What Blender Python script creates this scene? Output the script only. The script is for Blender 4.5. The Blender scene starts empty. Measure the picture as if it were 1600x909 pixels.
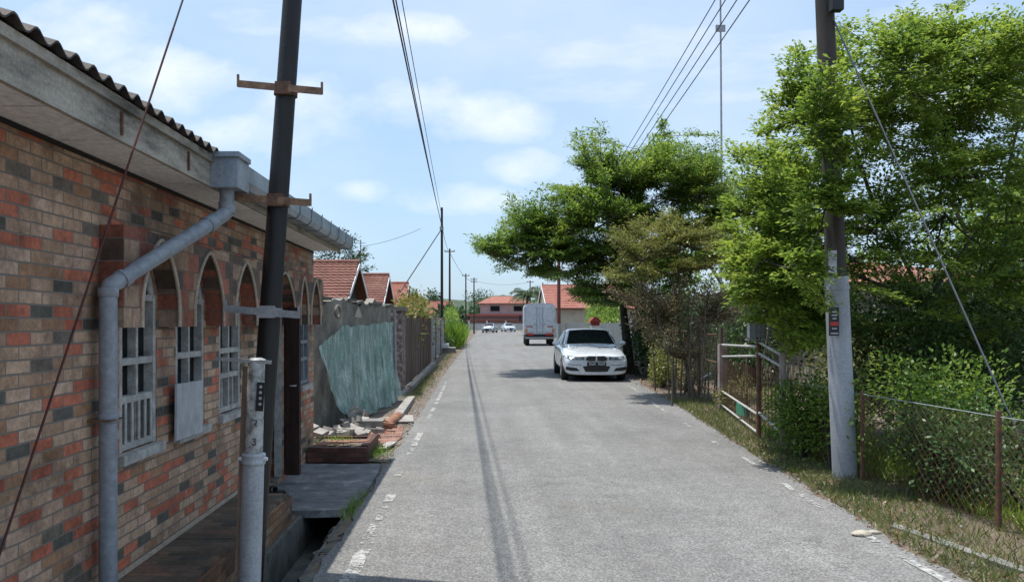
import bpy, bmesh, math, random
import numpy as np
from mathutils import Vector, Matrix
from mathutils.geometry import tessellate_polygon
C = bpy.context.scene
COL = C.collection
F = 1244.0; VX = 745.0; VY = 503.0; CH = 1.65
def at(px, py, Y): return Vector(((px - VX) / F * Y, Y, CH + (VY - py) / F * Y))
R = math.radians
rng = random.Random(7)

# ------------------------------------------------------------------ materials
def nodes(name):
    m = bpy.data.materials.new(name); m.use_nodes = True
    nt = m.node_tree; b = nt.nodes['Principled BSDF']
    return m, nt, b
def N(nt, t, **kw):
    n = nt.nodes.new(t)
    for k, v in kw.items(): setattr(n, k, v)
    return n
def ramp(nt, fac, stops, interp='LINEAR'):
    r = N(nt, 'ShaderNodeValToRGB'); r.color_ramp.interpolation = interp
    e = r.color_ramp.elements
    while len(e) < len(stops): e.new(0.5)
    for i, (p, c) in enumerate(stops):
        e[i].position = p; e[i].color = (*c, 1) if len(c) == 3 else c
    nt.links.new(fac, r.inputs[0]); return r
def noise(nt, scale, detail=5, rough=.6, vec=None, stretch=None):
    n = N(nt, 'ShaderNodeTexNoise'); n.inputs['Scale'].default_value = scale
    n.inputs['Detail'].default_value = detail; n.inputs['Roughness'].default_value = rough
    g = N(nt, 'ShaderNodeNewGeometry')
    src = vec or g.outputs['Position']
    if stretch:
        mp = N(nt, 'ShaderNodeMapping'); mp.inputs['Scale'].default_value = stretch
        nt.links.new(src, mp.inputs[0]); src = mp.outputs[0]
    nt.links.new(src, n.inputs['Vector']); return n
def mix(nt, fac, a, b, mode='MIX'):
    m = N(nt, 'ShaderNodeMix', data_type='RGBA', blend_type=mode)
    for s, v in ((0, fac), (6, a), (7, b)):
        if isinstance(v, (int, float)): m.inputs[s].default_value = v
        elif isinstance(v, tuple): m.inputs[s].default_value = (*v, 1)
        else: nt.links.new(v, m.inputs[s])
    return m.outputs[2]
def bump(nt, b, h, strength=.3, dist=.01):
    n = N(nt, 'ShaderNodeBump'); n.inputs['Strength'].default_value = strength; n.inputs['Distance'].default_value = dist
    nt.links.new(h, n.inputs['Height']); nt.links.new(n.outputs[0], b.inputs['Normal'])
def worn(name, c1, c2, scale=6, c3=None, rough=.8, metal=0, bmp=.3, fine=60, stretch=None, lo=.35, hi=.65):
    m, nt, b = nodes(name)
    n1 = noise(nt, scale, 6, .65, stretch=stretch)
    st = [(lo, c1), (hi, c2)]
    if c3: st.append((min(hi + .12, 1), c3))
    col = ramp(nt, n1.outputs[0], st).outputs[0]
    n2 = noise(nt, fine, 4, .7)
    g = ramp(nt, n2.outputs[0], [(.3, (.72,) * 3), (.7, (1.15,) * 3)]).outputs[0]
    col = mix(nt, 1.0, col, g, 'MULTIPLY')
    nt.links.new(col, b.inputs['Base Color']); b.inputs['Roughness'].default_value = rough; b.inputs['Metallic'].default_value = metal
    if bmp: bump(nt, b, n2.outputs[0], bmp, .01)
    return m
def plain(name, c, rough=.5, metal=0, coat=0):
    m, nt, b = nodes(name)
    n1 = noise(nt, 9, 4)
    g = ramp(nt, n1.outputs[0], [(.3, tuple(x * .85 for x in c)), (.7, tuple(min(x * 1.1, 1) for x in c))]).outputs[0]
    nt.links.new(g, b.inputs['Base Color']); b.inputs['Roughness'].default_value = rough
    b.inputs['Metallic'].default_value = metal; b.inputs['Coat Weight'].default_value = coat
    return m
def brick_mat(name, axis, bw=.19, bh=.062, cols=None, mortar=(.19, .165, .14), w=None):
    # axis 'x': wall plane normal along x (uses y,z);  'y': uses x,z ; 'z' uses x,y
    m, nt, b = nodes(name)
    g = N(nt, 'ShaderNodeNewGeometry'); s = N(nt, 'ShaderNodeSeparateXYZ'); cm = N(nt, 'ShaderNodeCombineXYZ')
    nt.links.new(g.outputs['Position'], s.inputs[0])
    a = {'x': (1, 2), 'y': (0, 2), 'z': (0, 1)}[axis]
    nt.links.new(s.outputs[a[0]], cm.inputs[0]); nt.links.new(s.outputs[a[1]], cm.inputs[1])
    nz = noise(nt, 6, 3); wob = N(nt, 'ShaderNodeVectorMath', operation='MULTIPLY_ADD')
    nt.links.new(nz.outputs[1], wob.inputs[0]); wob.inputs[1].default_value = (.012, .012, 0); nt.links.new(cm.outputs[0], wob.inputs[2])
    t = N(nt, 'ShaderNodeTexBrick')
    t.inputs['Color1'].default_value = (0, 0, 0, 1); t.inputs['Color2'].default_value = (1, 1, 1, 1); t.inputs['Mortar'].default_value = (.5, .5, .5, 1)
    t.inputs['Scale'].default_value = 1; t.inputs['Brick Width'].default_value = bw; t.inputs['Row Height'].default_value = bh
    t.inputs['Mortar Size'].default_value = .0045; t.inputs['Mortar Smooth'].default_value = .15; t.offset = .5; t.squash = 1.0
    nt.links.new(wob.outputs[0], t.inputs['Vector'])
    cols = cols or [(0, (.48, .32, .22)), (.12, (.57, .39, .27)), (.24, (.42, .265, .17)), (.34, (.58, .40, .30)), (.43, (.58, .19, .11)), (.54, (.52, .35, .25)), (.61, (.50, .15, .085)), (.72, (.11, .10, .085)), (.78, (.50, .33, .23)), (.87, (.38, .21, .12)), (.95, (.18, .15, .12))]
    col = ramp(nt, t.outputs['Color'], cols, 'CONSTANT').outputs[0]
    n2 = noise(nt, 28, 7, .75)
    gg = ramp(nt, n2.outputs[0], [(.25, (.5,) * 3), (.75, (1.4,) * 3)]).outputs[0]
    col = mix(nt, 1.0, col, gg, 'MULTIPLY')
    n3 = noise(nt, 1.9, 8, .75)
    dirt = ramp(nt, n3.outputs[0], [(.36, (.38, .34, .30)), (.50, (.85, .82, .78)), (.62, (1.12, 1.1, 1.08))]).outputs[0]
    col = mix(nt, .95, col, dirt, 'MULTIPLY')
    col = mix(nt, t.outputs['Fac'], col, mortar)
    nt.links.new(col, b.inputs['Base Color']); b.inputs['Roughness'].default_value = .7
    inv = N(nt, 'ShaderNodeMath', operation='SUBTRACT'); inv.inputs[0].default_value = 1
    nt.links.new(t.outputs['Fac'], inv.inputs[1])
    ad = N(nt, 'ShaderNodeMath', operation='MULTIPLY_ADD'); nt.links.new(n2.outputs[0], ad.inputs[0]); ad.inputs[1].default_value = .35; nt.links.new(inv.outputs[0], ad.inputs[2])
    bump(nt, b, ad.outputs[0], .9, .014)
    return m
def leaf_mat(name, stops, trans=.35, clump=.9, rough=.45):
    m, nt, b = nodes(name)
    g = N(nt, 'ShaderNodeNewGeometry')
    n1 = noise(nt, clump, 3, .5)
    ad = N(nt, 'ShaderNodeMath', operation='MULTIPLY_ADD'); nt.links.new(n1.outputs[0], ad.inputs[0]); ad.inputs[1].default_value = 1.0
    sc = N(nt, 'ShaderNodeMath', operation='MULTIPLY_ADD'); nt.links.new(g.outputs['Random Per Island'], sc.inputs[0]); sc.inputs[1].default_value = .6; sc.inputs[2].default_value = -.3
    nt.links.new(sc.outputs[0], ad.inputs[2])
    col = ramp(nt, ad.outputs[0], stops).outputs[0]
    nt.links.new(col, b.inputs['Base Color']); b.inputs['Roughness'].default_value = rough
    b.inputs['Specular IOR Level'].default_value = .35
    tr = N(nt, 'ShaderNodeBsdfTranslucent'); hs = N(nt, 'ShaderNodeHueSaturation'); hs.inputs['Hue'].default_value = .485; hs.inputs['Saturation'].default_value = 1.0; hs.inputs['Value'].default_value = 1.5
    nt.links.new(col, hs.inputs['Color']); nt.links.new(hs.outputs[0], tr.inputs[0])
    ms = N(nt, 'ShaderNodeMixShader'); ms.inputs[0].default_value = trans
    nt.links.new(b.outputs[0], ms.inputs[1]); nt.links.new(tr.outputs[0], ms.inputs[2])
    nt.links.new(ms.outputs[0], nt.nodes['Material Output'].inputs[0])
    return m
def asphalt(name):
    m, nt, b = nodes(name)
    big = noise(nt, .55, 6, .65); mid = noise(nt, 5, 5, .7); fine = noise(nt, 95, 3, .8)
    vor = N(nt, 'ShaderNodeTexVoronoi'); vor.inputs['Scale'].default_value = 85
    g = N(nt, 'ShaderNodeNewGeometry'); nt.links.new(g.outputs['Position'], vor.inputs['Vector'])
    c = ramp(nt, big.outputs[0], [(.3, (.138, .135, .130)), (.5, (.172, .169, .163)), (.7, (.198, .194, .186))]).outputs[0]
    c2 = ramp(nt, mid.outputs[0], [(.3, (.86,) * 3), (.7, (1.1,) * 3)]).outputs[0]
    c = mix(nt, 1, c, c2, 'MULTIPLY')
    c3 = ramp(nt, vor.outputs['Color'], [(.05, (.55,) * 3), (.5, (.95,) * 3), (.9, (1.5,) * 3)]).outputs[0]
    c = mix(nt, 1, c, c3, 'MULTIPLY')
    # longitudinal tyre-worn bands
    st = noise(nt, 1, 4, .6, stretch=(2.2, .12, 1)); c4 = ramp(nt, st.outputs[0], [(.35, (.88,) * 3), (.65, (1.08,) * 3)]).outputs[0]
    c = mix(nt, 1, c, c4, 'MULTIPLY')
    # brownish dirt
    d = noise(nt, .8, 6, .7); df = ramp(nt, d.outputs[0], [(.55, (0, 0, 0)), (.75, (.45,) * 3)]).outputs[0]
    c = mix(nt, df, c, (.15, .125, .095))
    ck = N(nt, 'ShaderNodeTexVoronoi'); ck.feature = 'DISTANCE_TO_EDGE'; ck.inputs['Scale'].default_value = .42
    wv = noise(nt, 1.3, 5, .7); wa_ = N(nt, 'ShaderNodeVectorMath', operation='MULTIPLY_ADD'); nt.links.new(wv.outputs[1], wa_.inputs[0]); wa_.inputs[1].default_value = (1.6, 1.6, 0); nt.links.new(g.outputs['Position'], wa_.inputs[2]); nt.links.new(wa_.outputs[0], ck.inputs['Vector'])
    cf = ramp(nt, ck.outputs[0], [(0, (1,) * 3), (.006, (0,) * 3)]).outputs[0]; cn_ = noise(nt, .7, 2); cm2 = ramp(nt, cn_.outputs[0], [(.5, (0,) * 3), (.6, (.55,) * 3)]).outputs[0]
    c = mix(nt, mix(nt, 1, cf, cm2, 'MULTIPLY'), c, (.05, .048, .045))
    so2 = noise(nt, 1.9, 3, .5); c = mix(nt, ramp(nt, so2.outputs[0], [(.66, (0,) * 3), (.74, (.35,) * 3)]).outputs[0], c, (.07, .068, .065))
    nt.links.new(c, b.inputs['Base Color']); b.inputs['Roughness'].default_value = .85
    hh = N(nt, 'ShaderNodeMath', operation='ADD'); nt.links.new(vor.outputs['Distance'], hh.inputs[0]); nt.links.new(fine.outputs[0], hh.inputs[1])
    bump(nt, b, hh.outputs[0], .35, .006)
    return m

M = {}
M['asphalt'] = asphalt('asphalt')
M['soil'] = worn('soil', (.10, .075, .05), (.19, .15, .105), 3, (.26, .22, .16), fine=40, bmp=.6)
M['verge'] = worn('verge_dirt', (.09, .07, .05), (.19, .145, .105), 2.2, (.27, .24, .2), fine=45, bmp=.6)
M['concrete'] = worn('concrete', (.16, .155, .145), (.27, .26, .245), 3, (.34, .33, .31), fine=50)
M['dark_concrete'] = worn('dull_grey_concrete', (.05, .05, .042), (.15, .145, .125), 4, (.2, .2, .18), fine=40)  # darker grey than the plain concrete, mottled at random
M['slab'] = worn('slab_concrete', (.09, .092, .095), (.17, .172, .175), 3.5, (.33, .33, .32), fine=60, lo=.36, hi=.54)  # mottled with stains and with dappled shade put into the colour
M['brick_x'] = brick_mat('patchwork_brick_side', 'x')
M['brick_y'] = brick_mat('patchwork_brick_end', 'y')
M['brick_low'] = brick_mat('brown_brick', 'x', cols=[(0, (.22, .11, .06)), (.4, (.28, .15, .08)), (.7, (.13, .07, .045)), (.85, (.3, .2, .13))], mortar=(.1, .08, .06))
M['brick_arch'] = brick_mat('arch_brick', 'x', bw=.19, bh=.124, cols=[(0, (.38, .13, .08)), (.22, (.13, .09, .07)), (.42, (.36, .22, .14)), (.6, (.30, .1, .065)), (.75, (.4, .27, .19)), (.9, (.09, .075, .065))], mortar=(.18, .12, .09))
M['trim'] = worn('arch_trim', (.38, .30, .22), (.52, .43, .34), 9, fine=50)
M['frame'] = worn('window_paint', (.30, .29, .27), (.52, .51, .48), 12, fine=70)
M['frame_blue'] = worn('blue_grey_paint', (.16, .19, .22), (.26, .29, .32), 12)
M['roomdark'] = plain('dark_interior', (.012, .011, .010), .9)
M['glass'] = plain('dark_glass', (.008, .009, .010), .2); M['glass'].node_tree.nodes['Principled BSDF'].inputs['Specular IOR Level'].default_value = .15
M['fascia'] = worn('weathered_fascia', (.09, .08, .065), (.38, .34, .28), 5, (.46, .42, .35), stretch=(1, .35, 1.6), lo=.3, hi=.52)
M['soffit'] = worn('soffit_board', (.74, .73, .71), (.88, .87, .85), 2.2, fine=25, bmp=.05, lo=.3, hi=.6)
M['roofsheet'] = worn('roof_sheet', (.035, .03, .028), (.085, .07, .06), 7, (.12, .09, .07))
M['pvc'] = worn('grey_pvc', (.225, .25, .28), (.30, .325, .355), 5, rough=.45, bmp=.05, fine=25, stretch=(1, 1, .4))
M['gutter'] = worn('gutter_metal', (.21, .25, .29), (.36, .40, .44), 4, rough=.45, bmp=.1)
M['pole_dark'] = worn('tarred_pole', (.006, .005, .005), (.018, .015, .014), 8, (.06, .04, .028), rough=.55, stretch=(1, 1, .25), lo=.4, hi=.68)
M['rust'] = worn('rusty_steel', (.09, .045, .028), (.20, .10, .055), 14, rough=.75)
M['arm'] = worn('brown_arm', (.16, .09, .055), (.34, .20, .12), 14, rough=.75)
M['rust_pale'] = worn('rust_and_paint', (.20, .10, .07), (.38, .34, .32), 8, (.46, .44, .42), stretch=(1, 1, .6))
M['galv'] = worn('galvanised', (.27, .28, .29), (.42, .43, .44), 12, rough=.45, metal=.25, bmp=.1)
M['post_grey'] = worn('painted_post', (.30, .32, .345), (.44, .46, .49), 4, (.50, .52, .54), rough=.5, bmp=.08, stretch=(1, 1, .4))
M['post_old'] = worn('old_number_paint', (.14, .13, .12), (.40, .40, .385), 16, (.5, .5, .48), lo=.36, hi=.5)
M['wood'] = worn('raw_lath', (.16, .11, .075), (.28, .21, .15), 8, stretch=(3, 3, .3))
M['wood_dark'] = worn('dark_door_wood', (.028, .014, .011), (.065, .03, .022), 6, stretch=(3, 3, .3))
M['pole_brown'] = worn('creosoted_pole', (.03, .025, .021), (.07, .056, .046), 6, (.10, .085, .07), stretch=(1, 1, .15))
M['white'] = plain('white_paint', (.72, .72, .72), .5)
M['panel'] = worn('grey_white_board', (.40, .415, .44), (.50, .515, .54), 3, rough=.5, bmp=.02, fine=10)
M['black'] = plain('black', (.015, .015, .016), .5)
M['rubber'] = plain('rubber', (.02, .02, .02), .8)
M['cable'] = plain('cable', (.02, .02, .022), .6)
M['cable_pale'] = plain('bare_wire', (.16, .17, .18), .5, .3)
M['leaf1'] = leaf_mat('leaf_deep_green', [(.1, (.045, .105, .018)), (.45, (.12, .22, .034)), (.9, (.24, .33, .055))], .42)
M['leaf2'] = leaf_mat('leaf_olive', [(.1, (.07, .09, .022)), (.5, (.16, .18, .04)), (.9, (.27, .26, .07))], .35)
M['leaf_dry'] = leaf_mat('leaf_dry', [(.1, (.12, .11, .05)), (.5, (.29, .25, .12)), (.9, (.42, .36, .21))], .3)
M['leaf3'] = leaf_mat('leaf_yellow_green', [(.1, (.045, .10, .018)), (.4, (.125, .215, .032)), (.7, (.215, .31, .045)), (.95, (.33, .39, .07))], .46)
M['leaf_hedge'] = leaf_mat('leaf_hedge', [(.1, (.018, .045, .011)), (.5, (.042, .095, .02)), (.9, (.085, .165, .04))], .2)  # leaf green kept darker, with the shade under the canopy put into it
M['leaf_far'] = leaf_mat('leaf_far', [(.1, (.02, .045, .018)), (.5, (.04, .085, .03)), (.9, (.07, .125, .05))], .25, clump=.4)
M['leaf_croton'] = leaf_mat('leaf_croton', [(.1, (.04, .08, .015)), (.4, (.13, .17, .03)), (.7, (.22, .17, .05)), (.95, (.24, .09, .04))], .35, clump=3)
M['grass'] = leaf_mat('grass', [(.1, (.05, .13, .012)), (.5, (.14, .26, .025)), (.9, (.26, .36, .05))], .35, clump=1.5)
M['grass_dry'] = leaf_mat('grass_dry', [(.1, (.05, .09, .02)), (.5, (.12, .165, .04)), (.9, (.24, .22, .09))], .3, clump=2)
M['litter'] = leaf_mat('leaf_litter', [(.1, (.08, .04, .025)), (.5, (.19, .10, .06)), (.9, (.30, .2, .13))], .1, clump=2)
M['bark'] = worn('bark', (.045, .035, .028), (.11, .09, .07), 7, (.16, .14, .115), stretch=(1, 1, .3), bmp=.8)
M['bark_pale'] = worn('bark_grey', (.08, .062, .04), (.17, .14, .10), 7, (.2, .18, .16), stretch=(1, 1, .3))
M['plaster_old'] = worn('mouldy_plaster', (.11, .10, .085), (.27, .245, .205), 2.3, (.42, .38, .32), fine=30, bmp=.4, lo=.35, hi=.6)
M['peeling'] = worn('peeling_paint', (.09, .06, .05), (.26, .2, .18), 9, (.55, .52, .5), lo=.4, hi=.56, bmp=.4)
M['slat'] = worn('weathered_slat', (.08, .05, .035), (.17, .115, .085), 5, (.25, .2, .165), stretch=(2, 2, .3))
M['kerb'] = worn('kerb', (.22, .2, .18), (.4, .38, .35), 4, (.5, .48, .46))
M['terracotta'] = worn('terracotta_kerb', (.22, .10, .06), (.40, .19, .11), 4, (.42, .36, .3))
M['redtile_floor'] = brick_mat('broken_paving', 'z', bw=.2, bh=.1, cols=[(0, (.3, .12, .08)), (.5, (.24, .1, .07)), (.8, (.34, .22, .17))], mortar=(.2, .17, .14))
def tile_roof(name, c1, c2, c3, course=.32):
    m, nt, b = nodes(name)
    n1 = noise(nt, 1.4, 6, .7); col = ramp(nt, n1.outputs[0], [(.35, c1), (.55, c2), (.75, c3)]).outputs[0]
    n2 = noise(nt, 22, 3, .6); gg = ramp(nt, n2.outputs[0], [(.3, (.6,) * 3), (.7, (1.2,) * 3)]).outputs[0]
    col = mix(nt, 1, col, gg, 'MULTIPLY'); nt.links.new(col, b.inputs['Base Color']); b.inputs['Roughness'].default_value = .85
    bump(nt, b, n2.outputs[0], .3, .02); return m
M['redroof'] = tile_roof('red_tiles', (.14, .052, .038), (.20, .08, .058), (.26, .15, .12))
M['redroof2'] = tile_roof('faded_red_tiles', (.25, .085, .06), (.33, .125, .09), (.38, .22, .18))
M['cream'] = worn('cream_wall', (.36, .31, .24), (.48, .43, .34), 1.5, fine=20, bmp=.1)
M['palewall'] = worn('pale_wall', (.40, .38, .36), (.55, .53, .5), 1.5, fine=20, bmp=.1)
M['pinkwall'] = worn('pink_wall', (.42, .30, .28), (.5, .38, .35), 1.5, fine=20, bmp=.1)
M['redband'] = plain('red_band', (.36, .09, .07), .7)
M['carpaint'] = plain('white_car_paint', (.62, .66, .70), .28, 0, 1.0)
M['silver'] = plain('silver_paint', (.45, .48, .5), .3, .5, 1)
M['chrome'] = plain('chrome', (.7, .7, .72), .15, 1)
M['rim'] = plain('alloy', (.35, .36, .38), .3, .8)
M['carglass'] = plain('car_glass', (.012, .015, .016), .06)
M['headlamp'] = plain('headlamp', (.12, .15, .18), .08, .2, 1)
M['truckbox'] = worn('truck_box', (.45, .47, .5), (.60, .62, .65), 2, rough=.5, bmp=.02, fine=10)
M['redlamp'] = plain('red_lamp', (.45, .03, .03), .3)
M['orange'] = plain('orange_paint', (.55, .2, .06), .6)
M['rock'] = worn('rock', (.30, .26, .2), (.5, .45, .37), 9, bmp=.6)
M['line'] = worn('road_paint', (.24, .24, .23), (.55, .55, .53), 22, bmp=.1)
M['red'] = plain('red_cloth', (.28, .035, .03), .7)
M['green_paint'] = plain('green_paint', (.05, .25, .14), .6)
m = M['line']; nt = m.node_tree; b = nt.nodes['Principled BSDF']
_a = noise(nt, 26, 6, .75); _b = noise(nt, 3.2, 3, .6); _m = N(nt, 'ShaderNodeMath', operation='ADD'); nt.links.new(_a.outputs[0], _m.inputs[0]); nt.links.new(_b.outputs[0], _m.inputs[1])
nt.links.new(ramp(nt, _m.outputs[0], [(.475, (0, 0, 0)), (.52, (.85,) * 3)]).outputs[0], b.inputs['Alpha'])
_m2 = N(nt, 'ShaderNodeMath', operation='MULTIPLY'); nt.links.new(_m.outputs[0], _m2.inputs[0]); _m2.inputs[1].default_value = .5
for l in list(b.inputs['Alpha'].links): nt.links.new(_m2.outputs[0], l.from_node.inputs[0])
# green shade net
m, nt, b = nodes('shade_net'); M['net'] = m
nn = noise(nt, 7, 5, .7, stretch=(2, 1.3, .25)); col = ramp(nt, nn.outputs[0], [(.38, (.20, .38, .34)), (.52, (.38, .58, .53)), (.62, (.68, .82, .77))]).outputs[0]
nt.links.new(col, b.inputs['Base Color']); b.inputs['Roughness'].default_value = .7
g = N(nt, 'ShaderNodeNewGeometry'); mp = N(nt, 'ShaderNodeMapping'); mp.inputs['Scale'].default_value = (60, 60, 60); nt.links.new(g.outputs['Position'], mp.inputs[0])
vo = N(nt, 'ShaderNodeTexVoronoi'); vo.feature = 'DISTANCE_TO_EDGE'; nt.links.new(mp.outputs[0], vo.inputs['Vector']); vo.inputs['Scale'].default_value = 1
al = ramp(nt, vo.outputs[0], [(.10, (.70,) * 3), (.2, (.16,) * 3)]).outputs[0]; n9 = noise(nt, 2.2, 4, .6); a9 = ramp(nt, n9.outputs[0], [(.36, (.75,) * 3), (.58, (1.15,) * 3)]).outputs[0]
nt.links.new(mix(nt, 1, al, a9, 'MULTIPLY'), b.inputs['Alpha'])

# ------------------------------------------------------------------ mesh helpers
class MB:
    def __init__(s): s.v = []; s.f = []; s.sm = []
    def add(s, vs, fs, smooth=False):
        o = len(s.v); s.v += [tuple(p) for p in vs]; s.f += [tuple(i + o for i in f) for f in fs]; s.sm += [smooth] * len(fs); return s
    def box(s, a, b, mat=None):
        x0, y0, z0 = a; x1, y1, z1 = b
        vs = [Vector(p) for p in ((x0, y0, z0), (x1, y0, z0), (x1, y1, z0), (x0, y1, z0), (x0, y0, z1), (x1, y0, z1), (x1, y1, z1), (x0, y1, z1))]
        if mat: vs = [mat @ p for p in vs]
        return s.add(vs, [(0, 3, 2, 1), (4, 5, 6, 7), (0, 1, 5, 4), (1, 2, 6, 5), (2, 3, 7, 6), (3, 0, 4, 7)])
    def bar(s, p, q, w, h, up=(0, 0, 1)):
        p = Vector(p); q = Vector(q); d = (q - p).normalized(); up = Vector(up)
        if abs(d.dot(up)) > .98: up = Vector((1, 0, 0))
        sd = d.cross(up).normalized() * w / 2; u = sd.cross(d).normalized() * h / 2
        vs = [p - sd - u, p + sd - u, p + sd + u, p - sd + u, q - sd - u, q + sd - u, q + sd + u, q - sd + u]
        return s.add(vs, [(0, 3, 2, 1), (4, 5, 6, 7), (0, 1, 5, 4), (1, 2, 6, 5), (2, 3, 7, 6), (3, 0, 4, 7)])
    def tube(s, pts, r, n=8, cap=True):
        pts = [Vector(p) for p in pts]; rs = r if isinstance(r, (list, tuple)) else [r] * len(pts)
        vs = []; fs = []; up = None
        for i, p in enumerate(pts):
            d = (pts[min(i + 1, len(pts) - 1)] - pts[max(i - 1, 0)]).normalized()
            if up is None: up = Vector((0, 0, 1)) if abs(d.z) < .9 else Vector((1, 0, 0))
            sd = d.cross(up).normalized(); up = sd.cross(d).normalized()
            for k in range(n):
                a = 2 * math.pi * k / n; vs.append(p + (sd * math.cos(a) + up * math.sin(a)) * rs[i])
        for i in range(len(pts) - 1):
            for k in range(n):
                fs.append((i * n + k, i * n + (k + 1) % n, (i + 1) * n + (k + 1) % n, (i + 1) * n + k))
        o = len(s.f); s.add(vs, fs, n > 4)
        if cap: s.add([vs[k] for k in range(n)], [tuple(range(n))]); s.add([vs[-n + k] for k in range(n)], [tuple(reversed(range(n)))])
        return s
    def lathe(s, c, prof, n=16, axis=(0, 0, 1)):
        c = Vector(c); q = Vector((0, 0, 1)).rotation_difference(Vector(axis))
        vs = []; fs = []
        for r, z in prof:
            for k in range(n):
                a = 2 * math.pi * k / n; vs.append(c + q @ Vector((r * math.cos(a), r * math.sin(a), z)))
        for i in range(len(prof) - 1):
            for k in range(n): fs.append((i * n + k, i * n + (k + 1) % n, (i + 1) * n + (k + 1) % n, (i + 1) * n + k))
        s.add(vs, fs, True)
        s.add(vs[-n:], [tuple(range(n))]); s.add(vs[:n], [tuple(reversed(range(n)))])
        return s
    def prism(s, outer, holes, org, U, V, W):
        """2-D polygon (with holes) in the U,V plane pushed along W"""
        org, U, V, W = map(Vector, (org, U, V, W)); loops = [outer] + list(holes)
        pts = [p for l in loops for p in l]
        tri = tessellate_polygon([[Vector((x, y, 0)) for x, y in l] for l in loops])
        a = [org + U * x + V * y for x, y in pts]; b = [p + W for p in a]; n = len(pts)
        fs = [tuple(t) for t in tri] + [tuple(i + n for i in reversed(t)) for t in tri]
        o = 0
        for l in loops:
            for i in range(len(l)): j = (i + 1) % len(l); fs.append((o + i, o + j, o + j + n, o + i + n))
            o += len(l)
        s.add(a + b, fs); return s
    def build(s, name, mat, parent=None, fix=True):
        me = bpy.data.meshes.new(name); me.from_pydata(s.v, [], s.f)
        me.polygons.foreach_set('use_smooth', s.sm); me.materials.append(mat)
        if fix:
            bm = bmesh.new(); bm.from_mesh(me); bmesh.ops.recalc_face_normals(bm, faces=bm.faces); bm.to_mesh(me); bm.free()
        o = bpy.data.objects.new(name, me); COL.objects.link(o)
        if parent:
            o.parent = parent; o.matrix_parent_inverse = Matrix.Identity(4)
            if parent.get('_w'): pass
        return o
def tag(o, label=None, cat=None, group=None, kind=None):
    if label: o['label'] = label
    if cat: o['category'] = cat
    if group: o['group'] = group
    if kind: o['kind'] = kind
    return o
def empty(name, loc=(0, 0, 0), rz=0, **kw):
    o = bpy.data.objects.new(name, None); COL.objects.link(o); o.location = loc; o.rotation_euler.z = rz
    o.empty_display_size = .2; return tag(o, **kw) if kw else o
def wpart(mb, name, mat, root):
    """part given in world coordinates, put under an Empty that has a location"""
    l = root.location; rz = root.rotation_euler.z
    if l.length > 1e-6 or rz:
        Mi = (Matrix.Translation(l) @ Matrix.Rotation(rz, 4, 'Z')).inverted(); mb.v = [tuple(Mi @ Vector(p)) for p in mb.v]
    return mb.build(name, mat, root)
def sub(mb, name, mat, part, root):
    l = root.location; Mi = (Matrix.Translation(l) @ Matrix.Rotation(root.rotation_euler.z, 4, 'Z')).inverted(); mb.v = [tuple(Mi @ Vector(p)) for p in mb.v]
    return mb.build(name, mat, part)
def copy_tree(o, parent=None):
    c = o.copy(); COL.objects.link(c)
    if parent: c.parent = parent
    for ch in list(o.children): copy_tree(ch, c)
    return c
def S(name, mb, mat, label=None):
    o = mb.build(name, mat); o['kind'] = 'structure'
    if label: o['label'] = label
    return o
def noisef(x, s=0):
    return (math.sin(x * 1.7 + s) + math.sin(x * 3.9 + s * 2.3) * .5 + math.sin(x * 8.3 + s * 1.1) * .3 + math.sin(x * 17 + s) * .2) / 2
def lerp_tab(t, x):
    if x <= t[0][0]: return t[0][1]
    for (a, b), (c, d) in zip(t, t[1:]):
        if x <= c: return b + (d - b) * (x - a) / (c - a)
    return t[-1][1]

# ------------------------------------------------------------------ leaves
class Leaves:
    def __init__(s): s.P = []; s.D = []; s.Nn = []; s.L = []
    def add(s, p, d, n, l): s.P.append(p); s.D.append(d); s.Nn.append(n); s.L.append(l)
    def build(s, name, mat, parent=None, wide=.5, droop=.12):
        P = np.array(s.P, 'f').reshape(-1, 3); D = np.array(s.D, 'f').reshape(-1, 3); Nn = np.array(s.Nn, 'f').reshape(-1, 3); L = np.array(s.L, 'f').reshape(-1, 1)
        D /= np.linalg.norm(D, axis=1, keepdims=True) + 1e-9
        Sd = np.cross(D, Nn); Sd /= np.linalg.norm(Sd, axis=1, keepdims=True) + 1e-9
        U = np.cross(Sd, D)
        if parent is not None:
            l = np.array(parent.location, 'f'); P = P - l
        v = np.empty((len(P), 4, 3), 'f')
        v[:, 0] = P; v[:, 1] = P + D * L * .55 + Sd * L * wide / 2; v[:, 2] = P + D * L - U * L * droop; v[:, 3] = P + D * L * .55 - Sd * L * wide / 2
        me = bpy.data.meshes.new(name); n = len(P)
        me.vertices.add(n * 4); me.vertices.foreach_set('co', v.ravel())
        me.loops.add(n * 4); me.loops.foreach_set('vertex_index', np.arange(n * 4, dtype='i'))
        me.polygons.add(n); me.polygons.foreach_set('loop_start', np.arange(0, n * 4, 4, dtype='i')); me.polygons.foreach_set('loop_total', np.full(n, 4, 'i'))
        me.update(); me.validate(); me.materials.append(mat)
        o = bpy.data.objects.new(name, me); COL.objects.link(o)
        if parent: o.parent = parent
        return o
def rv(r): return Vector((r.gauss(0, 1), r.gauss(0, 1), r.gauss(0, 1)))
def bez(a, b, c, n): return [a * (1 - t) ** 2 + b * 2 * t * (1 - t) + c * t * t for t in [i / n for i in range(n + 1)]]
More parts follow.
